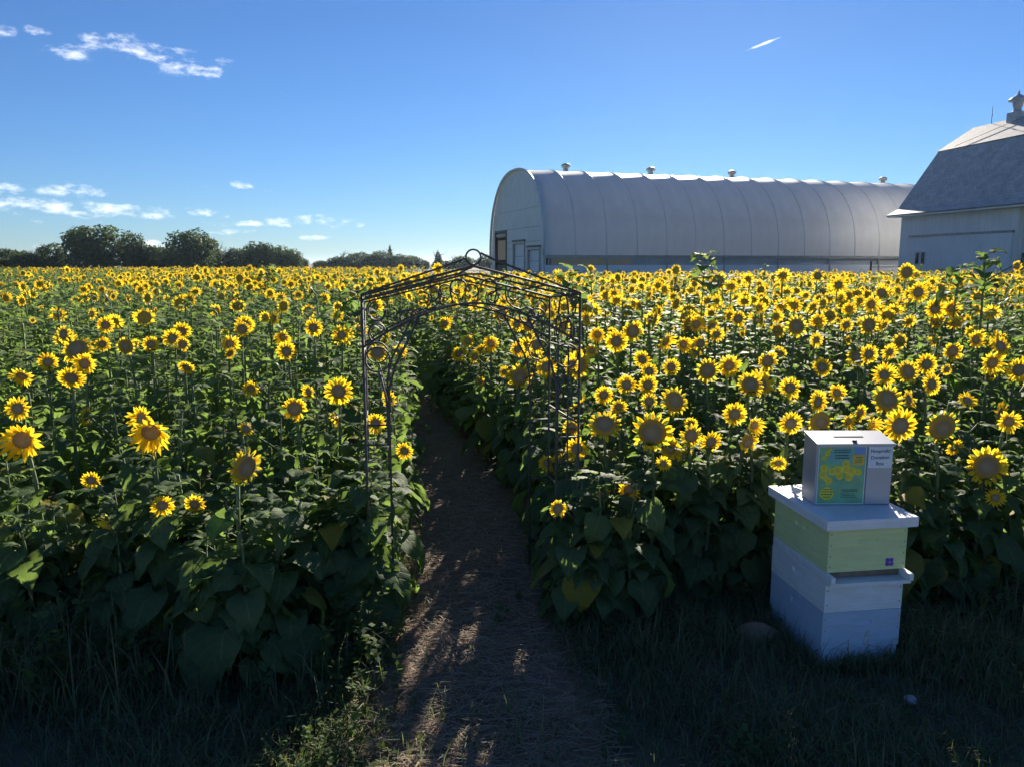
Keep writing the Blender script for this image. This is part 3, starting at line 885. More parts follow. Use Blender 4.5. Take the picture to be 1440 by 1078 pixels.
for k in range(4):
    a = R(45 + 90 * k); cx, cz = .305 + .0135 * math.cos(a), .035 + .0125 * math.sin(a)
    q.prism([(cx + .0105 * math.cos(b), cz + .0105 * math.sin(b)) for b in np.linspace(0, 2 * math.pi, 14, endpoint=False)], -.0022 - .0003 * k, -.0004, 'y')
part("purple_flower_mark", q, M_PURPLE, b4)
q = MB(); q.prism([(.305 + .0045 * math.cos(b), .035 + .0045 * math.sin(b)) for b in np.linspace(0, 2 * math.pi, 12, endpoint=False)], -.0045, -.0006, 'y'); part("mark_centre", q, M_PATCH, b4)
loc, rot = hive_frame(.673, 0, 0, R(.3))
lid = thing("hive_cover", "flat white hive cover carrying the donation box", "hive cover", loc, rot)
q = MB(); q.box(-.026, HW + .034, -.030, HD + .03, -.006 + .007, .048); part("cover_board", q, M_HWHITE, lid, bevel=.004)
LIDZ = .673 + .048

DW, DH, DD = .362, .300, .150
loc, rot = hive_frame(LIDZ + .0015, .035, .20, R(-7.0))
dn = thing("donation_box", "grey metal donation box with a green poster, on the hive cover", "donation box", loc, rot)
q = MB(); q.prism([(0, 0), (DD, 0), (DD, DH + .02), (0, DH - .006)], 0, DW, 'x'); part("box_shell", q, M_BOXM, dn, bevel=.002)
lidb = put("sloping_lid", None, dn)
def lid_z(y): return DH - .006 + .026 * y / DD
q = MB()
q.prism([(-.008, lid_z(-.008) - .012), (-.008, lid_z(-.008) + .003), (DD + .004, lid_z(DD + .004) + .003), (DD + .004, lid_z(DD + .004) + .0005), (-.005, lid_z(-.005) + .0005), (-.005, lid_z(-.008) - .012)], -.004, DW + .004, 'x')
part("lid_plate", q, M_BOXM, lidb)
q = MB(); q.prism([(.072, lid_z(.072) + .0034), (.084, lid_z(.084) + .0034), (.084, lid_z(.084) + .0046), (.072, lid_z(.072) + .0046)], .11, .25, 'x'); part("coin_slot", q, M_LOCK, lidb)
q = MB(); q.lathe([(.011, lid_z(.02) + .002), (.011, lid_z(.02) + .009), (.008, lid_z(.02) + .011)], 12, c=(.185, .022)); part("lock", q, M_LOCK, lidb)
# right-hand front pocket panel, slightly proud
q = MB(); q.box(.240, DW - .004, -.006, -.0003, .004, DH * .63); part("front_pocket", q, M_BOXM, dn, bevel=.001)
# poster in a clear sleeve
po = put("poster", None, dn, (.012, -.004, .008), (0, 0, 0))
PW, PH = .218, .276
q = MB(); q.box(-.004, PW + .004, 0, .0012, -.004, PH + .004); part("poster_sleeve", q, M_PAPER, po)
q = MB(); q.box(0, PW, -.0012, -.0003, 0, PH); part("poster_sheet", q, M_PGREEN, po)
q = MB(); q.box(PW * .22, PW * .74, -.0016, -.0013, PH * .70, PH * .97); part("poster_field", q, M_PTEAL, po)
q = MB(); q.box(PW * .76, PW * .97, -.0020, -.0013, PH * .86, PH * .99); part("poster_blue_square", q, M_PBLUE, po)
q = MB(); q.box(PW * .72, PW * .97, -.0024, -.0013, PH * .67, PH * .855); part("poster_gold_square", q, M_PGOLD, po)
rr = random.Random(5)
FL = [(.12, .62, .10), (.10, .50, .10), (.16, .44, .07), (.30, .56, .10), (.42, .58, .13), (.58, .70, .09), (.60, .60, .13), (.72, .56, .12),
      (.86, .55, .09), (.66, .46, .10), (.46, .48, .09), (.24, .40, .08), (.20, .36, .06), (.17, .88, .07), (.10, .80, .06), (.22, .95, .05)]
for i, (u, v, s_) in enumerate(FL):
    q = MB(); q2 = MB(); n_ = 20
    pts = []
    for k in range(n_):
        a = 2 * math.pi * k / n_; rad = s_ * PW * (1.0 if k % 2 else .74)
        pts.append((u * PW + rad * math.cos(a), v * PH + rad * math.sin(a)))
    q.prism(pts, -.0021 - .00012 * i, -.0013, 'y'); fo = part("printed_flower", q, M_PYEL, po)
    c_ = [(u * PW + s_ * .38 * PW * math.cos(a), v * PH + s_ * .38 * PW * math.sin(a)) for a in np.linspace(0, 6.283, 10, endpoint=False)]
    q2.prism(c_, -.0042 - .00012 * i, -.0014, 'y'); part("printed_centre", q2, M_PGOLD, fo)
q = MB(); q.prism([(PW * .20 + .15 * PW * math.cos(a), PH * .175 + .15 * PW * math.sin(a)) for a in np.linspace(0, 6.283, 28, endpoint=False)], -.0046, -.0013, 'y'); bad = part("poster_badge", q, M_PYEL, po)
def bars(name, par, rows, mat, y0):
    for (u0, u1, v, hh) in rows:
        q = MB(); x = u0
        r2 = random.Random(int(v * 1000))
        while x < u1 - .005:
            w2 = min(r2.uniform(.025, .06), u1 - x)
            q.box(x * PW, (x + w2) * PW, y0, y0 + .0006, v * PH, (v + hh) * PH); x += w2 + .012
        part(name, q, mat, par)
bars("print_line", bad, [(.11, .30, .245, .012), (.07, .34, .200, .016), (.08, .32, .155, .016), (.13, .28, .11, .012)], M_INK, -.0054)
bars("print_line", po, [(.32, .68, .93, .014), (.30, .66, .89, .014), (.34, .62, .835, .016), (.34, .66, .79, .016),
                        (.50, .88, .235, .010), (.54, .86, .205, .010), (.50, .80, .165, .008), (.54, .82, .135, .008), (.50, .86, .105, .008),
                        (.78, .94, .80, .010), (.78, .94, .76, .010), (.78, .92, .72, .010)], M_INK, -.0050)
# hand-written note
no = put("note", None, dn, (.2415, -.0072, DH * .60), (0, 0, R(0)))
NW, NH = .113, .108
q = MB(); q.box(0, NW, -.0006, .0006, 0, NH); part("note_sheet", q, M_PAPER, no)
dg = None
def text_mesh(s, size):
    cu_ = bpy.data.curves.new("t", 'FONT'); cu_.body = s; cu_.size = size; cu_.extrude = .0002; cu_.align_x = 'CENTER'
    cu_.resolution_u = 3; cu_.offset = .00035
    o = bpy.data.objects.new("t", cu_); COL.objects.link(o)
    bpy.context.view_layer.update()
    me = bpy.data.meshes.new_from_object(o.evaluated_get(bpy.context.evaluated_depsgraph_get()))
    bpy.data.objects.remove(o); bpy.data.curves.remove(cu_)
    me.materials.clear(); me.materials.append(M_INK)
    return me
for s_, z_, sz in (("Nonprofit!", .074, .0215), ("Donation", .043, .0230), ("Box", .013, .0240)):
    put("note_lettering", text_mesh(s_, sz), no, (NW / 2, -.0010, z_), (R(90), R(random.uniform(-1.5, 1.5)), 0))
dm = MB(); dm.prism([(.0016 * math.cos(a), .0016 * math.sin(a)) for a in np.linspace(0, 6.283, 8, endpoint=False)], -.0004, 0, 'y'); dme = dm.mesh("note_dot", M_INK)
for (x, z) in ((.03, .101), (.100, .101), (.012, .067), (.045, .066), (.100, .064), (.012, .034), (.02, .014), (.09, .022), (.096, .008), (.055, .005)):
    put("note_dot", dme, no, (x, -.0007, z))

# stones beside the hive
def stone(label, loc, s, seed, mat):
    me = bpy.data.meshes.new("stone"); bm = bmesh.new(); bmesh.ops.create_icosphere(bm, subdivisions=3, radius=1)
    r = random.Random(seed); ph = [r.uniform(0, 6) for _ in range(6)]
    for v in bm.verts:
        k = 1 + .12 * math.sin(v.co.x * 2.3 + ph[0]) + .10 * math.sin(v.co.y * 3.1 + ph[1]) + .05 * math.sin(v.co.z * 6 + v.co.x * 5 + ph[2])
        v.co = Vector((v.co.x * s[0], v.co.y * s[1], v.co.z * s[2])) * k
    bm.to_mesh(me); bm.free(); me.materials.append(mat)
    me.polygons.foreach_set('use_smooth', [True] * len(me.polygons))
    return tag(put("stone", me, None, loc, (0, 0, seed)), label, "stone")
M_STONE = plain("field_stone", (.28, .19, .14), .9, var=.25, scale=14, bump=.4)
M_PEB = plain("pale_stone", (.34, .34, .36), .8, var=.2, scale=30, bump=.2)
g_ = ground(1066, 906); stone("reddish long stone in the grass just left of the beehive", (g_.x + .01, g_.y + .03, .035), (.105, .055, .052), 3, M_STONE)
g_ = ground(1281, 993); stone("small pale pebble in the grass in front of the beehive", (g_.x, g_.y, .03), (.028, .022, .02), 5, M_PEB)

# ------------------------------------------------------------------ wrought-iron garden arch
M_IRON = plain("wrought_iron", (.075, .068, .064), .65, .1, var=.3, scale=30, stain=(.10, .075, .06), stain_amt=.35)
arch = thing("garden_arch", "dark wrought-iron garden arch with scrolls spanning the path", "garden arch", (-.185, 3.72, 0), (0, 0, R(10)))
AW, ADP, AE, AP = 1.06, .68, 1.70, 1.835          # width, depth, eave height, peak height
def gable(x, e=AE, p=AP):  return e + (p - e) * (1 - abs(x) / (AW / 2))
def inner(x):              # lower arched bar
    t = abs(x) / (AW / 2); return 1.455 + .205 * (1 - t ** 1.75)
def tubes(name, pts, r_, par, n=6):
    q = MB(); q.tube(pts, r_, n); return part(name, q, M_IRON, par, smooth=True)
def scroll(pts2, y, par, r_=.0045, name="scroll"):
    tubes(name, [(x, y, z) for x, z in pts2], r_, par, 5)
def spiral(cx, cz, r0, a0, a1, r1, n=18):
    return [(cx + (r0 + (r1 - r0) * k / n) * math.cos(R(a0 + (a1 - a0) * k / n)), cz + (r0 + (r1 - r0) * k / n) * math.sin(R(a0 + (a1 - a0) * k / n))) for k in range(n + 1)]
for y, dz in ((0, 0), (ADP, -.045)):
    fr = put("front_frame" if y == 0 else "rear_frame", None, arch, (0, y, dz))
    for s in (-1, 1):
        tubes("post", [(s * AW / 2, 0, -.15 - dz), (s * AW / 2, 0, AE)], .0064, fr, 8)
        tubes("inner_rod", [(s * (AW / 2 - .115), 0, -.1 - dz), (s * (AW / 2 - .115), 0, 1.12), (s * (AW / 2 - .118), 0, 1.25),
                            (s * (AW / 2 - .145), 0, 1.36), (s * (AW / 2 - .205), 0, 1.47), (s * (AW / 2 - .27), 0, inner(AW / 2 - .27))], .0065, fr, 6)
        tubes("inner_rod", [(s * (AW / 2 - .115), 0, 1.02), (s * (AW / 2 - .105), 0, 1.2), (s * (AW / 2 - .075), 0, 1.33)], .005, fr, 5)
        for z in (.25, .62, .98):
            tubes("short_bar", [(s * AW / 2, 0, z), (s * (AW / 2 - .115), 0, z)], .005, fr, 5)
        scroll(spiral(s * (AW / 2 - .066), 1.395, .058, 0, 360, .058, 24), 0, fr)
        # scrolls between gable and lower bar
        X = AW / 2
        def S(pts): scroll([(s * x, z) for x, z in pts], 0, fr)
        S(spiral(X - .075, 1.625, .060, 80, -200, .034))
        S(spiral(X - .075, 1.525, .055, -80, 200, .028))
        S(spiral(X - .215, 1.585, .050, 200, -60, .036))
        S(spiral(X - .27, 1.595, .042, 0, 330, .030))
        S(spiral(X - .33, 1.700, .036, 30, 330, .028) )
        S([(X - .30 - .07, 1.73), (X - .375, 1.70), (X - .365, 1.665), (X - .34, 1.64), (X - .30, 1.625)])
        S(spiral(X - .455, 1.735, .040, 180, -90, .034))
        S([(X - .415, 1.735), (X - .42, 1.70), (X - .43, 1.66)])
    n_ = 16
    xs_ = [AW / 2 * (-1 + 2 * k / n_) for k in range(n_ + 1)]
    tubes("gable_bar", [(-AW / 2, 0, AE), (0, 0, AP), (AW / 2, 0, AE)], .0062, fr, 8)
    tubes("lower_gable_bar", [(-AW / 2, 0, AE - .022), (-.03, 0, AP - .038), (.03, 0, AP - .038), (AW / 2, 0, AE - .022)], .0055, fr, 6)
    if y == 0:
        tubes("upper_gable_bar", [(-AW / 2, 0, AE + .004), (-.10, 0, AP + .012), (-.042, 0, AP + .035)], .0055, fr, 6)
        tubes("upper_gable_bar", [(AW / 2, 0, AE + .004), (.10, 0, AP + .030), (.036, 0, AP + .062)], .0055, fr, 6)
        tubes("finial_ring", [(a, 0, b) for a, b in spiral(0, AP + .042, .036, -90, 270, .036, 24)], .0048, fr, 6)
    tubes("arch_bar", [(x, 0, inner(x)) for x in xs_], .0060, fr, 6)
for s in (-1, 1):
    sf = put("side_panel", None, arch, (s * AW / 2, 0, 0))
    def L_(name, pts, r_=.0055): tubes(name, pts, r_, sf, 6)
    L_("eave_rail", [(0, 0, AE), (0, ADP, AE - .045)], .0075)
    for z in (.20, .62, 1.05, 1.42):
        L_("rung", [(0, 0, z), (0, ADP, z - .03)])
    L_("scroll", [(0, ADP / 2 + u, v) for u, v in spiral(0, 1.585, .105, 180, 0, .105, 14)])
    L_("scroll", [(0, ADP / 2 + u, v) for u, v in spiral(-.12, 1.50, .07, 0, 300, .04)])
    L_("scroll", [(0, ADP / 2 + u, v) for u, v in spiral(.12, 1.50, .07, 180, -120, .04)])
    for f in (.33, .67):
        L_("side_rod", [(0, ADP * f, -.1), (0, ADP * f, 1.42)], .005)
rf = put("roof_rails", None, arch)
for x in (-.36, -.18, 0, .18, .36):
    tubes("roof_rail", [(x, 0, gable(x)), (x, ADP, gable(x) - .045)], .0055, rf, 6)

# ------------------------------------------------------------------ sunflower pieces
def leaf_arrays(seed, droop, rows=6, cols=4, fold=.25, pet=.38, pet_rise=.55, W=.86, blade_pitch=0.0):
    """one leaf of unit blade length growing along +X from the stem: stalk, then a heart-shaped blade"""
    r = random.Random(seed)
    prof = [(0, .34), (.07, .80), (.22, 1.0), (.42, .90), (.62, .62), (.82, .30), (1.0, .02)]
    def wd(t):
        for (a, wa), (b, wb) in zip(prof, prof[1:]):
            if t <= b: return wa + (wb - wa) * (t - a) / (b - a)
        return 0
    V, Fc, UV, MI = [], [], [], []
    ang = pet_rise
    bx, bz = pet * math.cos(ang), pet * math.sin(ang)
    # stalk as a thin three-sided tube
    for t in (0, .5, 1):
        x, z = bx * t, bz * t + .05 * pet * math.sin(math.pi * t)
        for k in range(3):
            a = 2 * math.pi * k / 3; V.append((x, .016 * math.cos(a), z + .016 * math.sin(a))); UV.append((0, 0))
    for i in range(2):
        for k in range(3): Fc.append((i * 3 + k, i * 3 + (k + 1) % 3, i * 3 + 3 + (k + 1) % 3, i * 3 + 3 + k)); MI.append(1)
    base = len(V)
    x, z, a = bx, bz, ang * .5 + blade_pitch
    prev = 0
    tw = r.uniform(-.25, .25)
    for i in range(rows + 1):
        t = (i / rows) ** 1.1
        dl = t - prev; prev = t
        a -= droop * dl
        x += math.cos(a) * dl; z += math.sin(a) * dl
        nx_, nz_ = -math.sin(a), math.cos(a)
        w = wd(t) * W / 2
        for j in range(cols + 1):
            u = -1 + 2 * j / cols
            e = abs(u)
            back = -.12 * e * e if i == 0 else (-.05 * e * e)
            lift = fold * e * w - .10 * e * e * w + .060 * math.sin(7 * t + 3 * u + seed) * e + .03 * math.sin(13 * t + 5 * u + 2 * seed) + r.uniform(-.018, .018)
            ww = w * (1 + (r.uniform(-.07, .07) if e > .9 else 0))
            yy_ = u * ww
            V.append((x + math.cos(a) * back + nx_ * (lift + tw * yy_ * .5), yy_, z + math.sin(a) * back + nz_ * (lift + tw * yy_ * .5)))
            UV.append((u * .5, t))
    for i in range(rows):
        for j in range(cols):
            b = base + i * (cols + 1) + j
            Fc.append((b, b + cols + 1, b + cols + 2, b + 1)); MI.append(0)
    return V, Fc, UV, MI

def leaf_mesh(name, *a, **k):
    V, Fc, UV, MI = leaf_arrays(*a, **k)
    me = bpy.data.meshes.new(name); me.from_pydata(V, [], Fc)
    me.materials.append(M_LEAF); me.materials.append(M_STEM)
    me.polygons.foreach_set('material_index', MI)
    me.polygons.foreach_set('use_smooth', [True] * len(Fc))
    uvl = me.uv_layers.new(name="leaf")
    uvl.data.foreach_set('uv', [c for l in me.loops for c in UV[l.vertex_index]])
    me.update(); return me
LEAF_UP = [leaf_mesh("leaf", 10 + i, d, pet_rise=.75, pet=.30, W=.62, blade_pitch=.25) for i, d in enumerate((.7, 1.1, 1.5))]
LEAF_MID = [leaf_mesh("leaf", 20 + i, d, pet_rise=.55, pet=.45, W=.84, blade_pitch=-.15) for i, d in enumerate((.9, 1.3, 1.7))]
LEAF_LOW = [leaf_mesh("leaf", 30 + i, d, pet_rise=.25, pet=.5, W=.95, blade_pitch=-.6) for i, d in enumerate((.9, 1.2, 1.6))]

def petal_arrays(seed, n1=17, n2=16, r_in=.42, rows=3, fulln=True, missing=0.0, lift=.18, length=1.0, wide=1.0):
    r = random.Random(seed); V, Fc = [], []
    for layer, n in ((0, n1), (1, n2)):
        for k in range(n):
            if r.random() < missing: continue
            a = 2 * math.pi * (k + .5 * layer) / n + r.uniform(-.10, .10)
            ln = (1.0 - r_in) * length * r.uniform(.82, 1.10) * (1.0 if layer == 0 else .92)
            w = .100 * r.uniform(.8, 1.2) * wide
            li = lift * r.uniform(-.3, 1.6) + (.10 if layer else 0)
            cur = r.uniform(-.28, .12)
            tw = r.uniform(-.5, .5)
            ca, sa = math.cos(a), math.sin(a)
            b = len(V)
            prof = [(0, .55), (.38, 1.0), (.72, .74)] if rows == 3 else [(0, .7), (.5, 1.0)]
            for (t, ww) in prof:
                rad = r_in * .95 + ln * t; z = .02 + li * t * (1 - r_in) + cur * t * t * .5
                for u in (-1, 0, 1):
                    off = u * w * ww
                    zz = z + (.030 * abs(u)) + tw * off * t
                    V.append((rad * ca - off * sa, rad * sa + off * ca, zz))
            rad = r_in * .95 + ln; z = .02 + li * (1 - r_in) + cur * .5
            ja = r.uniform(-.03, .03)
            V.append((rad * ca - ja * sa, rad * sa + ja * ca, z))
            m_ = len(prof)
            for i in range(m_ - 1):
                for u in range(2):
                    q0 = b + i * 3 + u; Fc.append((q0, q0 + 3, q0 + 4, q0 + 1))
            l0 = b + (m_ - 1) * 3; tip = b + m_ * 3
            Fc.append((l0, tip, l0 + 1)); Fc.append((l0 + 1, tip, l0 + 2))
    return V, Fc
def disc_arrays(rad=.45, n=16, dome=.10):
    V, Fc = [], []
    prof = [(1.0, -.03), (.97, .045), (.80, dome), (.45, dome * .85), (.20, dome * .55)]
    for (f, z) in prof:
        for k in range(n):
            a = 2 * math.pi * k / n; V.append((rad * f * math.cos(a), rad * f * math.sin(a), z))
    V.append((0, 0, dome * .45))
    for i in range(len(prof) - 1):
        for k in range(n): Fc.append((i * n + k, i * n + (k + 1) % n, (i + 1) * n + (k + 1) % n, (i + 1) * n + k))
    for k in range(n): Fc.append(((len(prof) - 1) * n + k, (len(prof) - 1) * n + (k + 1) % n, len(V) - 1))
    return V, Fc
def calyx_arrays(seed, n=14, rad=.46, spread=.28, close=0.0):
    r = random.Random(seed); V, Fc = [], []
    m_ = 12
    for (f, z) in ((.12, -.30), (.55, -.20), (1.0, -.04)):
        for k in range(m_):
            a = 2 * math.pi * k / m_; V.append((rad * f * math.cos(a), rad * f * math.sin(a), z))
    for i in range(2):
        for k in range(m_): Fc.append((i * m_ + k, i * m_ + (k + 1) % m_, (i + 1) * m_ + (k + 1) % m_, (i + 1) * m_ + k))
    for k in range(n):
        a = 2 * math.pi * k / n + r.uniform(-.1, .1); ca, sa = math.cos(a), math.sin(a)
        b = len(V); w = .085 * r.uniform(.8, 1.2); ln = spread * r.uniform(.7, 1.2)
        z1 = -.04 + close * .30; z2 = close * .55 + r.uniform(-.08, .03)
        for (rr_, z, ww) in ((rad * .9, -.09, .9), (rad + ln * .45 * (1 - close), z1, 1), ):
            V.append((rr_ * ca - w * ww * sa, rr_ * sa + w * ww * ca, z)); V.append((rr_ * ca + w * ww * sa, rr_ * sa - w * ww * ca, z))
        rt = (rad + ln) * (1 - close) + close * .18
        V.append((rt * ca, rt * sa, z2))
        Fc.append((b, b + 2, b + 3, b + 1)); Fc.append((b + 2, b + 4, b + 3))
    return V, Fc
def simple_mesh(name, VF, mat, smooth=True):
    me = bpy.data.meshes.new(name); me.from_pydata(VF[0], [], VF[1]); me.materials.append(mat)
    if smooth: me.polygons.foreach_set('use_smooth', [True] * len(VF[1]))
    me.update(); return me
# head kinds: open flower, big-disc flower with fewer petals, bud
H_OPEN = [(simple_mesh("petals", petal_arrays(i, lift=l, r_in=.44), M_PETAL), simple_mesh("disc", disc_arrays(.46), M_DISC), simple_mesh("calyx", calyx_arrays(i), M_CALYX))
          for i, l in enumerate((.10, .25, .0, .35, -.15))]
H_OPEN += [(simple_mesh("petals", petal_arrays(70 + i, lift=l, r_in=ri, missing=ms_, length=ln_, wide=wd_), M_PETAL), simple_mesh("disc", disc_arrays(ri + .02), M_DISC), simple_mesh("calyx", calyx_arrays(70 + i, rad=ri), M_CALYX))
           for i, (l, ri, ms_, ln_, wd_) in enumerate(((.75, .42, .05, 1.0, 1.0), (-.45, .48, .12, .95, .9), (.15, .38, .0, 1.1, .8), (.45, .50, .18, .85, 1.1), (1.1, .40, .0, .9, 1.0)))]
H_BIG = [(simple_mesh("petals", petal_arrays(30 + i, r_in=.60, lift=l, length=1.05, wide=.9, missing=ms_), M_PETAL), simple_mesh("disc", disc_arrays(.63, dome=.16), M_DISC), simple_mesh("calyx", calyx_arrays(30 + i, rad=.62), M_CALYX))
         for i, (l, ms_) in enumerate(((.2, .0), (.1, .25), (-.3, .1)))]
H_OLD = [(simple_mesh("petals", petal_arrays(40, r_in=.70, lift=-.2, length=.8, wide=.7, missing=.62), M_PETAL), simple_mesh("disc", disc_arrays(.74, dome=.16), M_DISC), simple_mesh("calyx", calyx_arrays(40, rad=.72), M_CALYX))]
H_BUD = [(None, simple_mesh("disc", disc_arrays(.36), M_CALYX), simple_mesh("calyx", calyx_arrays(50, n=22, rad=.42, spread=.5, close=.75), M_CALYX))]
PETAL1 = [simple_mesh("petal", (lambda vf: (vf[0][:10], [f for f in vf[1] if max(f) < 10]))(petal_arrays(60 + i, r_in=.68, lift=-.25, length=.95, wide=.75)), M_PETAL) for i in range(3)]
def stem_mesh(seed):
    r = random.Random(seed); q = MB()
    bx_, by_ = r.uniform(-.03, .03), r.uniform(-.03, .03)
    q.tube([(0, 0, -.03), (bx_ * .5, by_ * .5, .25), (bx_, by_, .5), (bx_ * .7, by_ * .7, .78), (0, 0, .97)], [.0135, .012, .011, .0095, .008], 6)
    return q.mesh("stem", M_STEM, smooth=True)
def tip_stem_mesh(seed):
    r = random.Random(seed); q = MB(); bx_, by_ = r.uniform(-.03, .03), r.uniform(-.03, .03)
    q.tube([(0, 0, -.03), (bx_ * .5, by_ * .5, .25), (bx_, by_, .5), (bx_ * .7, by_ * .7, .75), (0, 0, .92)], [.0125, .011, .0095, .006, .002], 6)
    return q.mesh("stem", M_STEM, smooth=True)
TIPSTEMS = [tip_stem_mesh(40 + i) for i in range(4)]
STEMS = [stem_mesh(i) for i in range(5)]
def neck_mesh():
    q = MB()
    q.tube([(0, 0, -.06), (0, 0, 0), (0, -.010, .018), (0, -.022, .026), (0, -.030, .028)], [.0085, .009, .010, .010, .011], 6)
    return q.mesh("neck", M_STEM, smooth=True)
NECK = neck_mesh()

def head_quat(face_az, nod):
    """face_az: 0 looks at the camera side (-Y), positive turns towards +X; nod: radians the face dips below level"""
    n = Vector((math.sin(face_az) * math.cos(nod), -math.cos(face_az) * math.cos(nod), -math.sin(nod)))
    return n.to_track_quat('Z', 'Y')

def build_sunflower(x, y, H_, kind, dia, face_az, nod, label, group, rnd, side_heads=0, leafy=1.0, edge=0, edge_dir=0.0, topleaf=0):
    t = thing("sunflower", label, "sunflower", (x, y, 0), (0, 0, 0), group)
    put("stem", TIPSTEMS[rnd.randrange(4)] if kind == 'none' else STEMS[rnd.randrange(5)], t, rot=(0, 0, rnd.uniform(0, 6.28)), scale=(1, 1, H_ - .03))
    nl = int(rnd.randint(16, 20) * leafy)
    a = rnd.uniform(0, 6.28)
    for i in range(nl):
        f = (i + .5) / nl
        z = H_ * (.12 + (.855 if kind != 'none' else .78) * f ** .8)
        if kind != 'none': z = min(z, H_ - .075 - .45 * max(dia - .1, 0))
        a += 2.4 + rnd.uniform(-.4, .4)
        if f > .62: ms_, sz = LEAF_UP, rnd.uniform(.075, .14)
        elif f > .32: ms_, sz = LEAF_MID, rnd.uniform(.12, .21)
        else: ms_, sz = LEAF_LOW, rnd.uniform(.17, .26)
        put("leaf", ms_[rnd.randrange(3)], t, (0, 0, z), (rnd.uniform(-.15, .15), rnd.uniform(-.2, .2), a), (sz, sz, sz))
    for i in range(topleaf):
        sz = rnd.uniform(.15, .25) * (1 - .35 * i / topleaf)
        put("leaf", (LEAF_UP + LEAF_MID)[rnd.randrange(6)], t, (0, 0, H_ - .42 + .40 * i / topleaf), (rnd.uniform(-.2, .2), rnd.uniform(-.4, .1), i * 2.4), (sz, sz, sz))
    for i in range(int(edge)):
        sz = rnd.uniform(.10, .19)
        put("leaf", LEAF_LOW[rnd.randrange(3)] if rnd.random() < .5 else LEAF_MID[rnd.randrange(3)], t, (0, 0, rnd.uniform(.08, .80) * min(H_, 1.0)),
            (rnd.uniform(-.5, .5), rnd.uniform(-.5, .4), edge_dir + rnd.gauss(0, .9)), (sz, sz, sz))
    def head(px_, py_, pz_, kd, dm_, fa, nd):
        if kd == 'old':
            h = put("flower_head", H_OLD[0][1], t, (px_, py_, pz_))
            h.rotation_mode = 'QUATERNION'; h.rotation_quaternion = head_quat(fa, nd) @ Quaternion((0, 0, 1), rnd.uniform(0, 6.28))
            h.scale = (dm_ / 2,) * 3
            put("calyx", H_OLD[0][2], h)
            for k in range(26):
                if rnd.random() < .45: continue
                put("petal", PETAL1[rnd.randrange(3)], h, rot=(0, 0, k * 6.283 / 26 + rnd.uniform(-.08, .08)))
            return
        pet, dis, cal = {'open': H_OPEN, 'big': H_BIG, 'old': H_OLD, 'bud': H_BUD}[kd][0 if kd in ('old', 'bud') else rnd.randrange(len(H_OPEN if kd == 'open' else H_BIG))]
        h = put("flower_head", pet if pet else cal, t, (px_, py_, pz_))
        h.rotation_mode = 'QUATERNION'; h.rotation_quaternion = head_quat(fa, nd) @ Quaternion((0, 0, 1), rnd.uniform(0, 6.28))
        s_ = dm_ / 2; h.scale = (s_, s_, s_)
        put("disc", dis, h)
        if pet: put("calyx", cal, h)
    if kind == 'bud':
        head(0, 0, H_ - .03, 'bud', rnd.uniform(.075, .11), face_az, -1.15)
    elif kind != 'none':
        fa = face_az
        put("neck", NECK, t, (0, 0, H_ - .045), (0, 0, fa))
        head(math.sin(fa) * .05, -math.cos(fa) * .05, H_ - .012, kind, dia, fa, nod)
    for k in range(side_heads):
        a2 = rnd.uniform(-2.2, 2.2); l = rnd.uniform(.14, .26); zz = H_ * rnd.uniform(.78, .95)
        ex, ey = math.sin(a2) * l, -math.cos(a2) * l
        q = MB(); q.tube([(0, 0, zz - .14), (ex * .5, ey * .5, zz - .06), (ex * .9, ey * .9, zz - .005), (ex, ey, zz)], [.007, .006, .006, .007], 5)
        part("side_branch", q, M_STEM, t, smooth=True)
        head(ex + math.sin(face_az) * .01, ey - math.cos(face_az) * .02, zz, rnd.choice(('open', 'open', 'bud')), rnd.uniform(.09, .14), face_az + rnd.uniform(-.5, .5), rnd.uniform(-.2, .4))
    return t

# ------------------------------------------------------------------ the sunflower field
def front_y(x):
    """front edge of the planting"""
    if -.95 < x < 0: return 3.62
    if 0 <= x < .85: return 3.66
    if x < 0: return 3.24 + .10 * math.sin(x * 2.1)
    return 3.97 + .10 * math.sin(x * 2.7)
def in_field(x, y, margin=.05):
    lr = path_lr(y)
    if lr and lr[0] - margin < x < lr[1] + margin: return False
    if y < front_y(x): return False
    # clear of the beehive
    if 1.10 < x < 2.08 and y < 4.12: return False
    return True
def far_limit(x, y):
    # keep clear of the buildings' yard
    if y > 76: return False
    if x > -8 + 0 * y and y > 37 - .0 * x: 
        return x < -.16 * y + 0
    return True

def interior_height(x, y):
    t = y - front_y(x)
    lr = path_lr(y)
    h = .92 + .44 * smoothstep(t, 0, 4.0) + .08 * smoothstep(t, 4, 10)
    if lr and y < 12:
        dd = min(abs(x - lr[0]), abs(x - lr[1]))
        h -= .12 * (1 - smoothstep(dd, 0, .7))
    return h
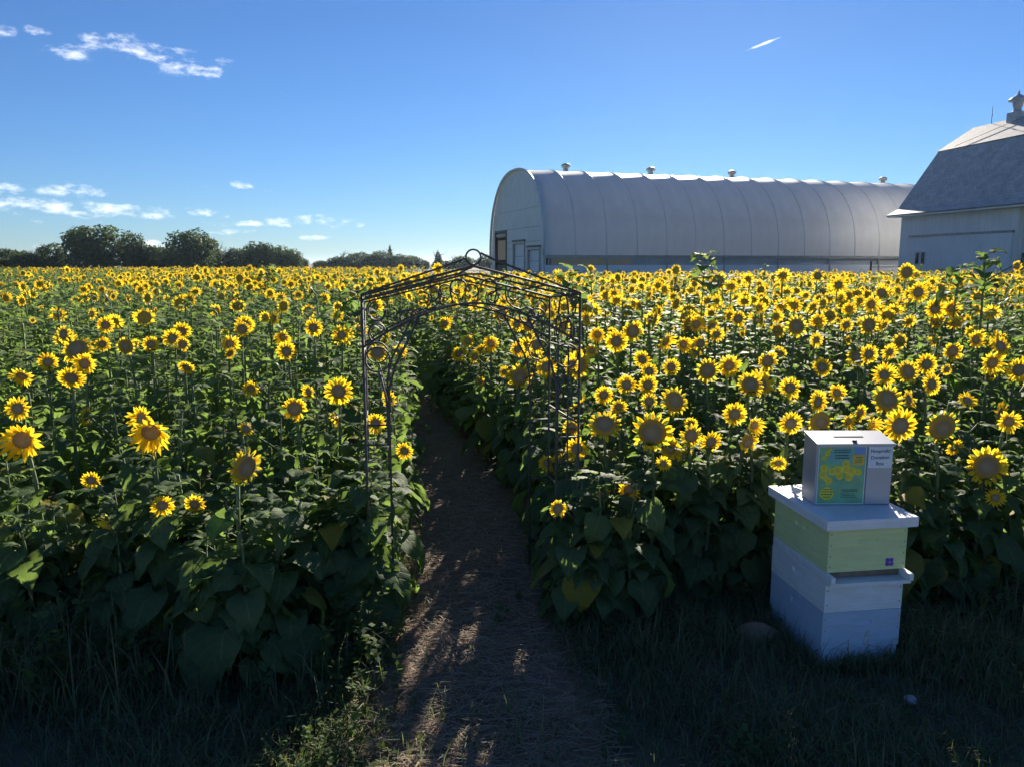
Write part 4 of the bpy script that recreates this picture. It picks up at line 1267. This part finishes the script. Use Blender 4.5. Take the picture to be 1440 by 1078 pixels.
# heads picked out of the photograph: px, py, diameter px, kind, turn, nod
HERO = [
 (28, 618, 62, 'open', .25, .10), (24, 574, 38, 'open', .1, .0), (207, 607, 62, 'open', .35, .35), (203, 588, 40, 'open', -.3, -.2),
 (328, 658, 62, 'big', 1.0, .1), (335, 603, 26, 'open', .9, -.5), (412, 574, 42, 'open', .2, .1), (475, 550, 46, 'open', .1, .1), (440, 551, 26, 'open', -.6, .1),
 (62, 509, 30, 'open', .5, .1), (117, 511, 36, 'open', .2, .2), (108, 492, 48, 'big', .1, -.5), (97, 531, 40, 'open', .3, .5), (176, 487, 28, 'old', .1, .1),
 (440, 461, 28, 'open', .1, .0), (479, 471, 27, 'open', .15, .0), (403, 494, 32, 'open', 0, .1), (242, 476, 30, 'open', .1, -.1), (210, 484, 26, 'open', .2, 0),
 (30, 528, 34, 'open', .1, .6), (145, 457, 26, 'open', .4, 0), (92, 470, 30, 'open', -.3, -.2), (255, 484, 24, 'open', .2, .1),
 (525, 431, 30, 'open', .1, .2), (530, 497, 32, 'big', .1, -.7), (690, 483, 27, 'open', .05, 0), (660, 480, 22, 'open', -.3, 0), (643, 497, 26, 'open', .4, .3), (625, 455, 20, 'open', .1, 0),
 (730, 529, 40, 'big', .1, .05), (768, 516, 36, 'open', .0, .1), (727, 491, 24, 'open', .1, .1), (754, 486, 26, 'open', 0, 0), (725, 456, 24, 'open', .2, -.3), (803, 512, 26, 'open', .1, .1),
 (850, 598, 54, 'big', 0, -.75), (920, 607, 64, 'big', -.2, .1), (972, 612, 40, 'open', 0, 0), (998, 621, 36, 'open', .15, .2), (960, 640, 27, 'open', .2, .3), (1035, 683, 22, 'open', .3, .2),
 (945, 564, 46, 'big', .3, -.3), (1033, 582, 38, 'open', 0, .0), (1058, 597, 30, 'open', .2, .2), (1048, 621, 36, 'open', .3, .2), (995, 521, 38, 'big', 0, 0), (1025, 514, 36, 'open', 0, .1), (868, 480, 36, 'open', -.1, .1), (889, 466, 37, 'open', .1, 0),
 (1055, 541, 40, 'big', 0, -.45), (1112, 545, 34, 'open', -.1, 0), (1112, 595, 38, 'open', 0, .1), (1080, 508, 33, 'open', -.05, .0), (1145, 565, 38, 'open', .5, 0), (1152, 592, 40, 'old', .1, .2),
 (1247, 562, 50, 'big', 0, -.4), (1265, 598, 56, 'open', .05, .05), (1325, 600, 52, 'old', 0, .15), (1390, 655, 60, 'big', -.2, -.1), (1421, 592, 36, 'open', -.2, .1), (1275, 523, 36, 'big', .1, -.3), (1248, 527, 36, 'open', -.4, -.2),
 (1303, 512, 34, 'open', .0, 0), (1307, 540, 36, 'open', .3, -.1), (1339, 494, 34, 'open', .05, .1), (1395, 510, 38, 'open', 0, .1), (1405, 487, 36, 'open', .2, -.4), (1120, 459, 35, 'big', 0, -.2), (1147, 478, 23, 'open', .1, 0),
 (849, 555, 30, 'open', 0, .1), (880, 541, 32, 'open', .1, -.3), (910, 541, 32, 'open', .1, .0), (870, 571, 28, 'open', 0, .5), (914, 564, 28, 'open', -.1, 0), (943, 516, 28, 'open', .1, 0), (912, 522, 28, 'open', .1, -.3), (985, 483, 26, 'open', 0, 0), (960, 484, 28, 'open', .1, .1),
 (979, 456, 30, 'open', 0, -.1), (1008, 470, 24, 'open', 0, 0), (1038, 448, 26, 'open', 0, 0), (1178, 552, 28, 'open', -.1, -.3), (1205, 580, 28, 'open', .4, .1), (1220, 597, 30, 'open', .5, .1), (1188, 592, 26, 'open', .4, .1),
 (1221, 457, 32, 'big', .1, 0), (1221, 498, 30, 'open', .1, 0), (1250, 495, 26, 'open', .1, .1), (1190, 457, 22, 'open', 0, 0), (1315, 434, 32, 'open', 0, .0), (1337, 434, 28, 'open', .0, .0), (1291, 411, 32, 'open', 0, .0), (1372, 478, 28, 'open', 0, -.3),
 (1010, 396, 29, 'big', 0, 0), (1179, 401, 28, 'open', 0, .1), (1225, 428, 28, 'open', 0, 0), (1275, 383, 27, 'big', 0, 0), (1317, 370, 24, 'open', 0, .1), (866, 361, 20, 'open', -.5, .1), (1240, 412, 26, 'open', 0, -.3), (1435, 520, 40, 'open', -.2, .1), (1360, 563, 30, 'open', 0, -.8), (1150, 388, 22, 'open', 0, 0),
]
DIAM = {'open': .205, 'big': .235, 'old': .20}
plants = []        # dicts
for (px, py, dp, kd, fa, nd) in HERO:
    # where the ray meets the top of the planting, kept within plausible head sizes
    d_max = FPX * DIAM[kd] * 1.25 / dp * math.cos(PITCH); d_max = min(d_max, 13.5); d_min = FPX * .105 / dp * math.cos(PITCH)
    depth = 3.2
    while depth < d_max:
        p = at_depth(px, py, depth)
        if depth > front_y(p.x) + .02 and p.z <= interior_height(p.x, depth) + .06: break
        depth += .04
    depth = min(max(depth, d_min), 13.5)
    p = at_depth(px, py, depth)
    # keep rooted inside the planting: slide along the ray and keep the apparent size
    fy = front_y(p.x) + .04
    depth = max(depth, fy)
    for _ in range(60):
        p = at_depth(px, py, depth)
        if in_field(p.x, depth + .05, .04) and p.z < 1.72: break
        depth += .06
    dia = dp * depth / math.cos(PITCH) / FPX
    if p.z < .45 or depth > 14.5: continue
    plants.append(dict(x=p.x, y=depth + .05, H=p.z + .012, kind=kd, dia=min(dia, .32), fa=fa + math.atan2(-p.x, p.y) * .0, nod=nd, hero=True))
for (px, py, dp, kd) in ((992, 353, 8.0, 'none'), (1386, 353, 6.4, 'bud'), (805, 371, 7.0, 'none'), (376, 371, 13.0, 'none'), (503, 392, 6.2, 'none'), (1350, 372, 7.5, 'bud'), (700, 392, 9, 'bud')):
    p = at_depth(px, py, dp)
    plants.append(dict(x=p.x, y=dp, H=p.z, kind=kd, dia=.10, fa=.4, nod=0, hero=False, tall=True))
hero_xy = np.array([(q_['x'], q_['y']) for q_ in plants])

ROW = .46
grid = []
y = 3.1; k = 0
prng = random.Random(99)
while y < 76:
    near = y < 11
    sp = .34 if y < 25 else (.55 if y < 60 else .85)
    row = ROW if y < 25 else (.6 if y < 60 else .9)
    half = y * .70 + 2.6
    x = -half
    while x < half:
        X = x + prng.uniform(-.12, .12) * sp / .4; Y = y + prng.uniform(-.13, .13) * row / ROW
        x += sp
        if not in_field(X, Y) or not far_limit(X, Y): continue
        if abs(X) > Y * .70 + 2.2: continue
        if Y < 14 and len(hero_xy) and np.min((hero_xy[:, 0] - X) ** 2 + (hero_xy[:, 1] - Y) ** 2) < (.16 if Y < 6 else .11) ** 2: continue
        left = X < (path_lr(Y)[0] if path_lr(Y) else -.5 * Y)
        pf = (.22 if left else .62) if Y < 6.5 else (.36 if left else .70)
        if Y > 15: pf *= .75
        if Y > 30: pf *= .8
        u = prng.random()
        pf *= 1.0 + .55 * math.sin(X * .9 + 1.3 * math.sin(Y * .7)) * math.sin(Y * .8 + X * .35)
        kd = 'open' if u < pf * .75 else ('big' if u < pf * .96 else ('old' if u < pf else ('bud' if u < pf + .22 else 'none')))
        H_ = interior_height(X, Y) + prng.gauss(0, .065)
        if prng.random() < (.03 if left else .08) and 5.5 < Y < 20: H_ += prng.uniform(.08, .28)
        if kd in ('none', 'bud'): H_ += .02 if Y > 7 else -.04
        if Y > 20: H_ -= .05
        grid.append(dict(x=X, y=Y, H=H_, kind=kd, dia=(prng.uniform(.12, .20) if left else prng.uniform(.15, .23)) * (1.1 if kd == 'big' else 1), left=left, fa=prng.gauss(.05, .65), nod=prng.gauss(.10, .33), hero=False))
    y += row
for _ in range(150):
    X = prng.uniform(-3.4, 4.2); Y = front_y(X) + abs(prng.gauss(0, .45))
    if not in_field(X, Y, .02): continue
    if np.min((hero_xy[:, 0] - X) ** 2 + (hero_xy[:, 1] - Y) ** 2) < .10 ** 2: continue
    grid.append(dict(x=X, y=Y, H=prng.uniform(.68, .95), kind='none', dia=.12, fa=0, nod=0, hero=False))
y = 3.75
while y < 10.5:
    for sd in (0, 1):
        X = path_lr(y)[sd] + (-1 if sd == 0 else 1) * prng.uniform(.07, .16); Y = y + prng.uniform(-.06, .06)
        if sd == 1 and Y < 3.7: continue
        if np.min((hero_xy[:, 0] - X) ** 2 + (hero_xy[:, 1] - Y) ** 2) < .12 ** 2: continue
        grid.append(dict(x=X, y=Y, H=prng.uniform(.88, 1.12) + (.12 if Y > 6 else 0), kind='none' if prng.random() < .85 else 'open', dia=.15, fa=prng.gauss(0, .5), nod=.1, hero=False))
    y += .30
# plants in front of a picked-out head stay below the line of sight to it
def cap_height(q_):
    H_ = q_['H']
    for h in heroes:
        if h['y'] <= q_['y'] + .02: continue
        k = q_['y'] / h['y']
        rx, rz = h['x'] * k, CAM_H + (h['H'] - h['dia'] * .85 - CAM_H) * k
        w_ = h['dia'] * .5 * k + .13
        dx = abs(q_['x'] - rx)
        if dx < w_: H_ = min(H_, rz + (-.02 if dx < w_ * .6 else .05))
    return H_
heroes = [q_ for q_ in plants if q_['hero']]
for q_ in heroes: pass
keep_ = []
for q_ in grid:
    if q_['y'] < 13:
        c = cap_height(q_)
        if c < q_['H'] - .02:
            q_['H'] = c
            if q_['kind'] in ('open', 'big', 'old') : q_['dia'] = min(q_['dia'], .15)
        if c < .45: continue
    keep_.append(q_)
grid = keep_
# nearest plants become single objects; the rest of the field is one mass
def visible_key(q_):
    return math.hypot(q_['x'], q_['y']) + (2.5 if abs(q_['x']) > q_['y'] * .70 + .25 else 0)
rest_n = 300 - len(plants)
grid.sort(key=visible_key)
near_p = grid[:rest_n]; far_p = grid[rest_n:]
plants += near_p

ONES = ["", "first", "second", "third", "fourth", "fifth", "sixth", "seventh", "eighth", "ninth"]
ORD = ["first", "second", "third", "fourth", "fifth", "sixth", "seventh", "eighth", "ninth", "tenth", "eleventh", "twelfth", "thirteenth",
       "fourteenth", "fifteenth", "sixteenth", "seventeenth", "eighteenth", "nineteenth", "twentieth", "twenty-first", "twenty-second", "twenty-third", "twenty-fourth", "twenty-fifth", "twenty-sixth", "twenty-seventh", "twenty-eighth"]
ORD = ORD[:20] + [t_ + "-" + o_ if o_ else e_ for t_, e_ in (("twenty", ""), ("thirty", "thirtieth"), ("forty", "fortieth"), ("fifty", "fiftieth"), ("sixty", "sixtieth")) for o_ in ONES if o_ or e_]
rows_ = {}
for q_ in plants:
    lr = path_lr(q_['y'])
    q_['side'] = 'left' if q_['x'] < (lr[0] + lr[1]) / 2 else 'right'
    q_['row'] = int(max(0, (q_['y'] - front_y(q_['x'])) / ROW))
    rows_.setdefault((q_['side'], q_['row']), []).append(q_)
LOOK = {'open': ("sunflower with a narrow golden head", "sunflower with a broad golden head"), 'big': ("sunflower with a wide dark centre", "large sunflower with a wide dark centre"),
        'old': ("fading sunflower with few petals", "fading sunflower with few petals"), 'bud': ("sunflower with a green bud", "sunflower with a green bud"), 'none': ("leafy sunflower without a flower", "leafy sunflower without a flower")}
for (side, rw), lst in rows_.items():
    lst.sort(key=lambda q_: abs(q_['x'] - sum(path_lr(q_['y'])) / 2))
    for i, q_ in enumerate(lst):
        look = LOOK[q_['kind']][1 if q_['dia'] > .17 else 0]
        q_['label'] = "%s, %s from path, %s row %s of it" % (look, ORD[min(i, len(ORD) - 1)], ORD[min(rw, len(ORD) - 1)] if rw else "front", side)
        q_['i'] = i
def edge_info(q_):
    lr = path_lr(q_['y'])
    if q_['y'] - front_y(q_['x']) < .55: return 9, -math.pi / 2
    if abs(q_['x'] - q_['y'] * .27) < .75 and q_['y'] < 4.9 and q_['x'] > .8: return 6, -math.pi / 2
    if q_['x'] < lr[0] and lr[0] - q_['x'] < .3: return 7, -.5
    if q_['x'] > lr[1] and q_['x'] - lr[1] < .3: return 7, math.pi + .6
    return 0, 0
for q_ in plants:
    build_sunflower(q_['x'], q_['y'], q_['H'], q_['kind'], q_['dia'], q_['fa'], q_['nod'], q_['label'],
                    "sunflowers of the %s planting" % q_['side'], prng, side_heads=(1 if prng.random() < (.30 if q_['side'] == 'right' else .15) else 0), edge=edge_info(q_)[0], edge_dir=edge_info(q_)[1], topleaf=14 if q_.get('tall') else 0)

# the rest: one object, instances of joined plants on a point cloud
def joined_plant(seed, kind):
    """a whole plant as one mesh, 1.45 m tall, face towards -Y"""
    r = random.Random(seed); V, Fc, MI = [], [], []
    Hh = 1.45
    def add(vs_, fs_, M, mi):
        b = len(V)
        V.extend([tuple(M @ Vector(v)) for v in vs_])
        for j, f in enumerate(fs_): Fc.append(tuple(i + b for i in f)); MI.append(mi[j] if isinstance(mi, list) else mi)
    q = MB(); bx_, by_ = r.uniform(-.04, .04), r.uniform(-.04, .04)
    q.tube([(0, 0, .1), (bx_, by_, .7), (0, 0, Hh - .05), (0, -.04, Hh - .01)] if kind != 'none' else [(0, 0, .1), (bx_, by_, .7), (bx_ * .6, by_ * .6, 1.1), (0, 0, Hh - .09)], [.012, .011, .008, .01] if kind != 'none' else [.012, .010, .006, .002], 4, cap=False)
    add(q.v, q.f, Matrix.Identity(4), 1)
    a = r.uniform(0, 6.28); nl = 20
    for i in range(nl):
        f = (i + .5) / nl; z = Hh * (.14 + .845 * f ** .75); a += 2.4 + r.uniform(-.4, .4)
        if f > .55: k_ = dict(pet_rise=.75, pet=.30, W=.62, blade_pitch=.25); sz = r.uniform(.09, .17)
        elif f > .25: k_ = dict(pet_rise=.55, pet=.45, W=.84, blade_pitch=-.15); sz = r.uniform(.12, .22)
        else: k_ = dict(pet_rise=.25, pet=.5, W=.95, blade_pitch=-.6); sz = r.uniform(.18, .26)
        lv, lf, _, lm = leaf_arrays(seed * 31 + i, r.uniform(.7, 1.6), rows=4, cols=2, **k_)
        M = Matrix.Translation((0, 0, z)) @ Euler((r.uniform(-.15, .15), r.uniform(-.2, .2), a)).to_matrix().to_4x4() @ Matrix.Scale(sz, 4)
        add(lv, lf, M, lm)
    def head(loc, dm_, fa, nd, kd):
        M = Matrix.Translation(loc) @ head_quat(fa, nd).to_matrix().to_4x4() @ Matrix.Scale(dm_ / 2, 4)
        if kd != 'bud':
            ri = {'open': .44, 'big': .60, 'old': .70}[kd]
            pv, pf_ = petal_arrays(seed, n1=15, n2=13, rows=2, r_in=ri, lift=r.uniform(-.35, .6), length=r.uniform(.85, 1.1), wide=r.uniform(.8, 1.15), missing=.6 if kd == 'old' else r.choice((0, 0, .12)))
            add(pv, pf_, M, 2)
            dv, df = disc_arrays(ri + .02, n=10); add(dv, df, M, 3)
            cv, cf = calyx_arrays(seed, n=8, rad=ri); add(cv, cf, M, 4)
        else:
            cv, cf = calyx_arrays(seed, n=16, rad=.42, spread=.5, close=.75); add(cv, cf, M, 4)
    if kind == 'bud': head((0, -.045, Hh), .10, 0, -1.1, 'bud')
    elif kind != 'none':
        head((0, -.05, Hh - .012), {'open': .175, 'big': .195, 'old': .17, 'bud': .10}[kind], r.uniform(-.1, .1), r.uniform(-.15, .35), kind)
        if r.random() < .4:
            l = r.uniform(.14, .24) * r.choice((-1, 1)); zz = Hh - r.uniform(.08, .3)
            q = MB(); q.tube([(0, 0, zz - .14), (l * .6, -.06, zz - .03), (l, -.1, zz)], .006, 4, cap=False); add(q.v, q.f, Matrix.Identity(4), 1)
            head((l, -.115, zz), r.uniform(.09, .13), r.uniform(-.4, .4), r.uniform(-.3, .3), 'open')
    me = bpy.data.meshes.new("field_plant"); me.from_pydata(V, [], Fc)
    for m_ in (M_LEAF, M_STEM, M_PETAL, M_DISC, M_CALYX): me.materials.append(m_)
    me.polygons.foreach_set('material_index', MI); me.polygons.foreach_set('use_smooth', [True] * len(Fc)); me.update()
    return me
VAR = ['open'] * 11 + ['big'] * 4 + ['old'] * 2 + ['bud'] * 2 + ['none'] * 3
vcol = bpy.data.collections.new("field_plant_kinds")
KIDX = {}
for i, kd in enumerate(VAR):
    o = bpy.data.objects.new("field_plant_%02d" % i, joined_plant(200 + i, kd)); vcol.objects.link(o)
    KIDX.setdefault(kd, []).append(i)
pm = bpy.data.meshes.new("sunflower_field")
pm.from_pydata([(q_['x'], q_['y'], 0) for q_ in far_p], [], [])
at = pm.attributes.new("rot", 'FLOAT_VECTOR', 'POINT'); at.data.foreach_set('vector', [c for q_ in far_p for c in (prng.gauss(0, .05), prng.gauss(0, .05), q_['fa'])])
at = pm.attributes.new("scl", 'FLOAT_VECTOR', 'POINT')
at.data.foreach_set('vector', [c for q_ in far_p for c in ((lambda w_: (w_, w_, q_['H'] / 1.45))(prng.uniform(.82, 1.15) if q_.get('left') else prng.uniform(.95, 1.3)))])
at = pm.attributes.new("kind_index", 'INT', 'POINT'); at.data.foreach_set('value', [prng.choice(KIDX[q_['kind']]) for q_ in far_p])
field = put("sunflower_field", pm)
field['label'] = "dense mass of golden sunflowers filling the field behind the front plants"; field['category'] = "sunflowers"; field['kind'] = "stuff"
ng = bpy.data.node_groups.new("spread_plants", 'GeometryNodeTree')
ng.interface.new_socket("Geometry", in_out='INPUT', socket_type='NodeSocketGeometry')
ng.interface.new_socket("Geometry", in_out='OUTPUT', socket_type='NodeSocketGeometry')
gi = ng.nodes.new("NodeGroupInput"); go = ng.nodes.new("NodeGroupOutput")
ip = ng.nodes.new("GeometryNodeInstanceOnPoints"); ci = ng.nodes.new("GeometryNodeCollectionInfo")
ci.inputs['Collection'].default_value = vcol; ci.inputs['Separate Children'].default_value = True; ci.inputs['Reset Children'].default_value = True
ip.inputs['Pick Instance'].default_value = True
def nattr(nm, ty):
    n = ng.nodes.new("GeometryNodeInputNamedAttribute"); n.data_type = ty; n.inputs['Name'].default_value = nm
    return n.outputs['Attribute']
ng.links.new(gi.outputs[0], ip.inputs['Points']); ng.links.new(ci.outputs[0], ip.inputs['Instance'])
ng.links.new(nattr("kind_index", 'INT'), ip.inputs['Instance Index'])
e2r = ng.nodes.new("FunctionNodeEulerToRotation"); ng.links.new(nattr("rot", 'FLOAT_VECTOR'), e2r.inputs[0])
ng.links.new(e2r.outputs[0], ip.inputs['Rotation']); ng.links.new(nattr("scl", 'FLOAT_VECTOR'), ip.inputs['Scale'])
ng.links.new(ip.outputs[0], go.inputs[0])
md = field.modifiers.new("spread", 'NODES'); md.node_group = ng

# ------------------------------------------------------------------ grass, straw, weeds
def blades(pos, hgt, wid, lean, seed, segs=2):
    """tapered bent blades at the given points -> verts, faces"""
    r = np.random.default_rng(seed); n = len(pos)
    a = r.uniform(0, 2 * np.pi, n); d = np.stack([np.cos(a), np.sin(a), np.zeros(n)], 1)
    s = np.stack([-np.sin(a), np.cos(a), np.zeros(n)], 1)
    le = (lean * r.uniform(.2, 1.3, n))[:, None]; h = hgt[:, None]; w = wid[:, None]
    up = np.array([0, 0, 1.0])
    p0 = pos; p1 = pos + up * h * .55 + d * h * le * .30; p2 = pos + up * h * (1 - .25 * le) + d * h * le * .95
    v = np.stack([p0 - s * w, p0 + s * w, p1 - s * w * .75, p1 + s * w * .75, p2], 1).reshape(-1, 3)
    b = (np.arange(n) * 5)[:, None]
    q1 = b + np.array([[0, 1, 3, 2]]); t1 = b + np.array([[2, 3, 4]])
    flat = np.concatenate([np.concatenate([q1, t1], 1)]).ravel()
    lt = np.tile([4, 3], n)
    return v, flat, lt
def stuff(name, v, f, lt, mats, label, cat, mi=None):
    o = put(name, np_mesh(name, v, f, lt, mats, mi)); o['kind'] = 'stuff'; o['label'] = label; o['category'] = cat
    return o
r = np.random.default_rng(4)
# short grass of the verge (denser near the camera), thin inside the rows
n = 150000
x = r.uniform(-4.6, 4.9, n); y = 1.3 + 3.4 * r.uniform(0, 1, n) ** .85
lrs = np.array([path_lr(float(t)) for t in y])
inp = (x > lrs[:, 0] + .02) & (x < lrs[:, 1] - .02)
edge = np.minimum(np.abs(x - lrs[:, 0]), np.abs(x - lrs[:, 1]))
keep = (~inp) | (r.random(n) < np.where(y < 2.9, .22, .03)) | (inp & (edge < .09) & (r.random(n) < .4))
patch = np.sin(x * 3.1 + 1) * np.sin(y * 4.3) + np.sin(x * 7.7 + y * 5.1) * .6
keep &= r.random(n) < np.clip(.70 + .3 * patch, .25, 1)
x, y = x[keep], y[keep]; n = len(x)
ca_, sa_ = math.cos(HROT), math.sin(HROT)
hx_ = (x - HV.x) * ca_ + (y - HV.y) * sa_; hy_ = -(x - HV.x) * sa_ + (y - HV.y) * ca_
hv_ = (hx_ > -.012) & (hx_ < HW + .012) & (hy_ > -.012) & (hy_ < HD + .012)
x, y = x[~hv_], y[~hv_]; n = len(x)
h = r.uniform(.05, .16, n) * np.where(y > 3.3, 1.3, 1.0) * (1 + .35 * np.sin(x * 5 + y * 3))
pos = np.stack([x, y, np.full(n, -.004)], 1)
# tufts against the hive walls
m2 = 900
e_ = r.random(m2); onf = r.random(m2) < .55
lx = np.where(onf, r.uniform(-.03, HW + .03, m2), -.03 - np.abs(r.normal(0, .03, m2)))
ly = np.where(onf, -.03 - np.abs(r.normal(0, .03, m2)), r.uniform(-.03, HD, m2))
pos = np.concatenate([pos, np.stack([HV.x + lx * ca_ - ly * sa_, HV.y + lx * sa_ + ly * ca_, np.full(m2, -.004)], 1)])
h = np.concatenate([h, r.uniform(.05, .15, m2) * np.where(r.random(m2) < .2, 1.4, .8)]); n += m2
v, f, lt = blades(pos, h, r.uniform(.0016, .0038, n), 1.0, 5)
mi = np.repeat((r.random(n) < .16).astype(int), 2)
stuff("verge_grass", v, f, lt, [M_GRASS, M_DRYGR], "short dark grass on the verge in front of the sunflowers", "grass", mi)
# tall rank grass among the stems at the foot of the left plants and in the right corner
n = 9000
x = np.concatenate([r.uniform(-4.3, -.75, n * 2 // 3), r.uniform(2.3, 4.6, n // 3)]); n = len(x)
y = np.where(x < 0, r.normal(3.45, .32, n), r.normal(3.6, .45, n))
h = r.uniform(.15, .46, n) * np.where(x < -1.4, 1.15, .8)
keep = (y > 2.7) & ((x < -1.6) | (r.random(n) < .45))
x, y, h = x[keep], y[keep], h[keep]; n = len(x)
v, f, lt = blades(np.stack([x, y, np.full(n, -.01)], 1), h, r.uniform(.002, .0045, n), .9, 6)
mi = np.repeat((r.random(n) < .14).astype(int), 2)
stuff("tall_grass", v, f, lt, [M_GRASS, M_DRYGR], "tall rank grass at the foot of the sunflowers", "grass", mi)
# straw on the path
n = 20000
y = 1.4 + 10.5 * r.uniform(0, 1, n) ** 1.6
lrs = np.array([path_lr(float(t)) for t in y])
u = np.clip(r.normal(.5, .27, n), -.05, 1.05)
x = lrs[:, 0] + (lrs[:, 1] - lrs[:, 0]) * u
a = r.uniform(0, np.pi, n); a = np.where(r.random(n) < .5, r.normal(0.1, .45, n), a)
ln = r.uniform(.015, .06, n); w = r.uniform(.0008, .0019, n)
z = .021 + r.uniform(0, .02, n)
d = np.stack([np.cos(a), np.sin(a), r.normal(0, .10, n)], 1); s = np.stack([-np.sin(a), np.cos(a), r.normal(0, .3, n)], 1)
p = np.stack([x, y, z], 1)
mid = p + np.stack([np.zeros(n), np.zeros(n), r.uniform(0, .008, n)], 1)
v = np.stack([p - d * ln[:, None] - s * w[:, None], p - d * ln[:, None] + s * w[:, None], mid - s * w[:, None], mid + s * w[:, None], p + d * ln[:, None] - s * w[:, None], p + d * ln[:, None] + s * w[:, None]], 1).reshape(-1, 3)
b = (np.arange(n) * 6)[:, None]
f = np.concatenate([b + np.array([[0, 1, 3, 2]]), b + np.array([[2, 3, 5, 4]])], 1).ravel()
stuff("straw_mulch", v, f, np.full(2 * n, 4), [M_STRAW], "dry straw strewn over the earth path", "straw")
# small-leaved weeds: along the plant feet, at the arch's left foot and in the lit corner of the path
def weed_patch(name, label, spots, seed, leaf=.02):
    r = np.random.default_rng(seed); V, F, T, MI = [], [], [], []
    base = 0
    for (cx, cy, sx, sy, cnt, hh) in spots:
        for _ in range(cnt):
            px_, py_ = r.normal(cx, sx), r.normal(cy, sy); H_ = hh * r.uniform(.4, 1.1)
            lean = r.normal(0, .22, 2)
            # stalk
            a = r.uniform(0, 6.28); s_ = np.array([math.cos(a), math.sin(a), 0]) * .0016
            p0 = np.array([px_, py_, 0.]); p1 = p0 + np.array([lean[0] * H_, lean[1] * H_, H_])
            V += [p0 - s_, p0 + s_, p1]; F += [base, base + 1, base + 2]; T.append(3); MI.append(0); base += 3
            nl_ = int(4 + H_ * 60)
            for k in range(nl_):
                t = r.uniform(.15, 1.0); c = p0 + (p1 - p0) * t
                a = r.uniform(0, 6.28); el_ = r.uniform(-.3, .7); l = leaf * r.uniform(.6, 1.5)
                d = np.array([math.cos(a) * math.cos(el_), math.sin(a) * math.cos(el_), math.sin(el_)]); s_ = np.array([-math.sin(a), math.cos(a), r.normal(0, .3)]) * l * .38
                V += [c, c + d * l * .5 - s_, c + d * l, c + d * l * .5 + s_]
                F += [base, base + 1, base + 2, base + 3]; T.append(4); MI.append(0); base += 4
    o = stuff(name, np.array(V), np.array(F), np.array(T), [M_WEED], label, "weeds", MI)
weed_patch("arch_foot_weeds", "small-leaved weeds around the left foot of the garden arch", [(-.80, 3.62, .12, .20, 70, .34), (-.72, 3.2, .10, .16, 40, .14)], 3, .030)
weed_patch("corner_weeds", "sunlit low weeds and clover at the lower left edge of the path", [(-.72, 2.75, .12, .18, 130, .09), (-.86, 2.5, .16, .14, 110, .08), (-.55, 2.45, .10, .12, 50, .06)], 4, .020)
weed_patch("row_foot_weeds", "mixed weeds growing along the foot of the left sunflowers", [(-1.5, 3.35, .35, .18, 90, .30), (-2.4, 3.4, .4, .2, 120, .42), (-3.3, 3.5, .5, .25, 110, .42)], 5, .040)
weed_patch("right_foot_weeds", "low weeds along the foot of the right sunflowers", [(.62, 3.9, .25, .14, 60, .16), (1.05, 4.1, .25, .12, 40, .16), (2.6, 3.9, .5, .2, 90, .30), (.9, 2.6, .05, .06, 10, .16), (1.55, 2.45, .5, .15, 30, .10)], 6, .028)
print("plants single:", len(plants), "field:", len(far_p), "objects:", len(bpy.data.objects))

# ------------------------------------------------------------------ thin bright air towards the sun
mh = bpy.data.materials.new("haze_air"); mh.use_nodes = True
N, L = mh.node_tree.nodes, mh.node_tree.links
N.remove(N['Principled BSDF'])
pv_ = N.new("ShaderNodeVolumePrincipled")
pv_.inputs['Color'].default_value = (.62, .80, 1.0, 1)
pv_.inputs['Density'].default_value = 0.00011
pv_.inputs['Anisotropy'].default_value = 0.72
L.new(pv_.outputs[0], [x for x in N if x.type == 'OUTPUT_MATERIAL'][0].inputs['Volume'])
q = MB(); q.box(-4100, 4100, -700, 4100, -1.0, 14.5)
hz = put("haze", q.mesh("haze", mh)); hz['kind'] = 'stuff'; hz['label'] = "thin bright haze in the evening air over the field"; hz['category'] = "haze"
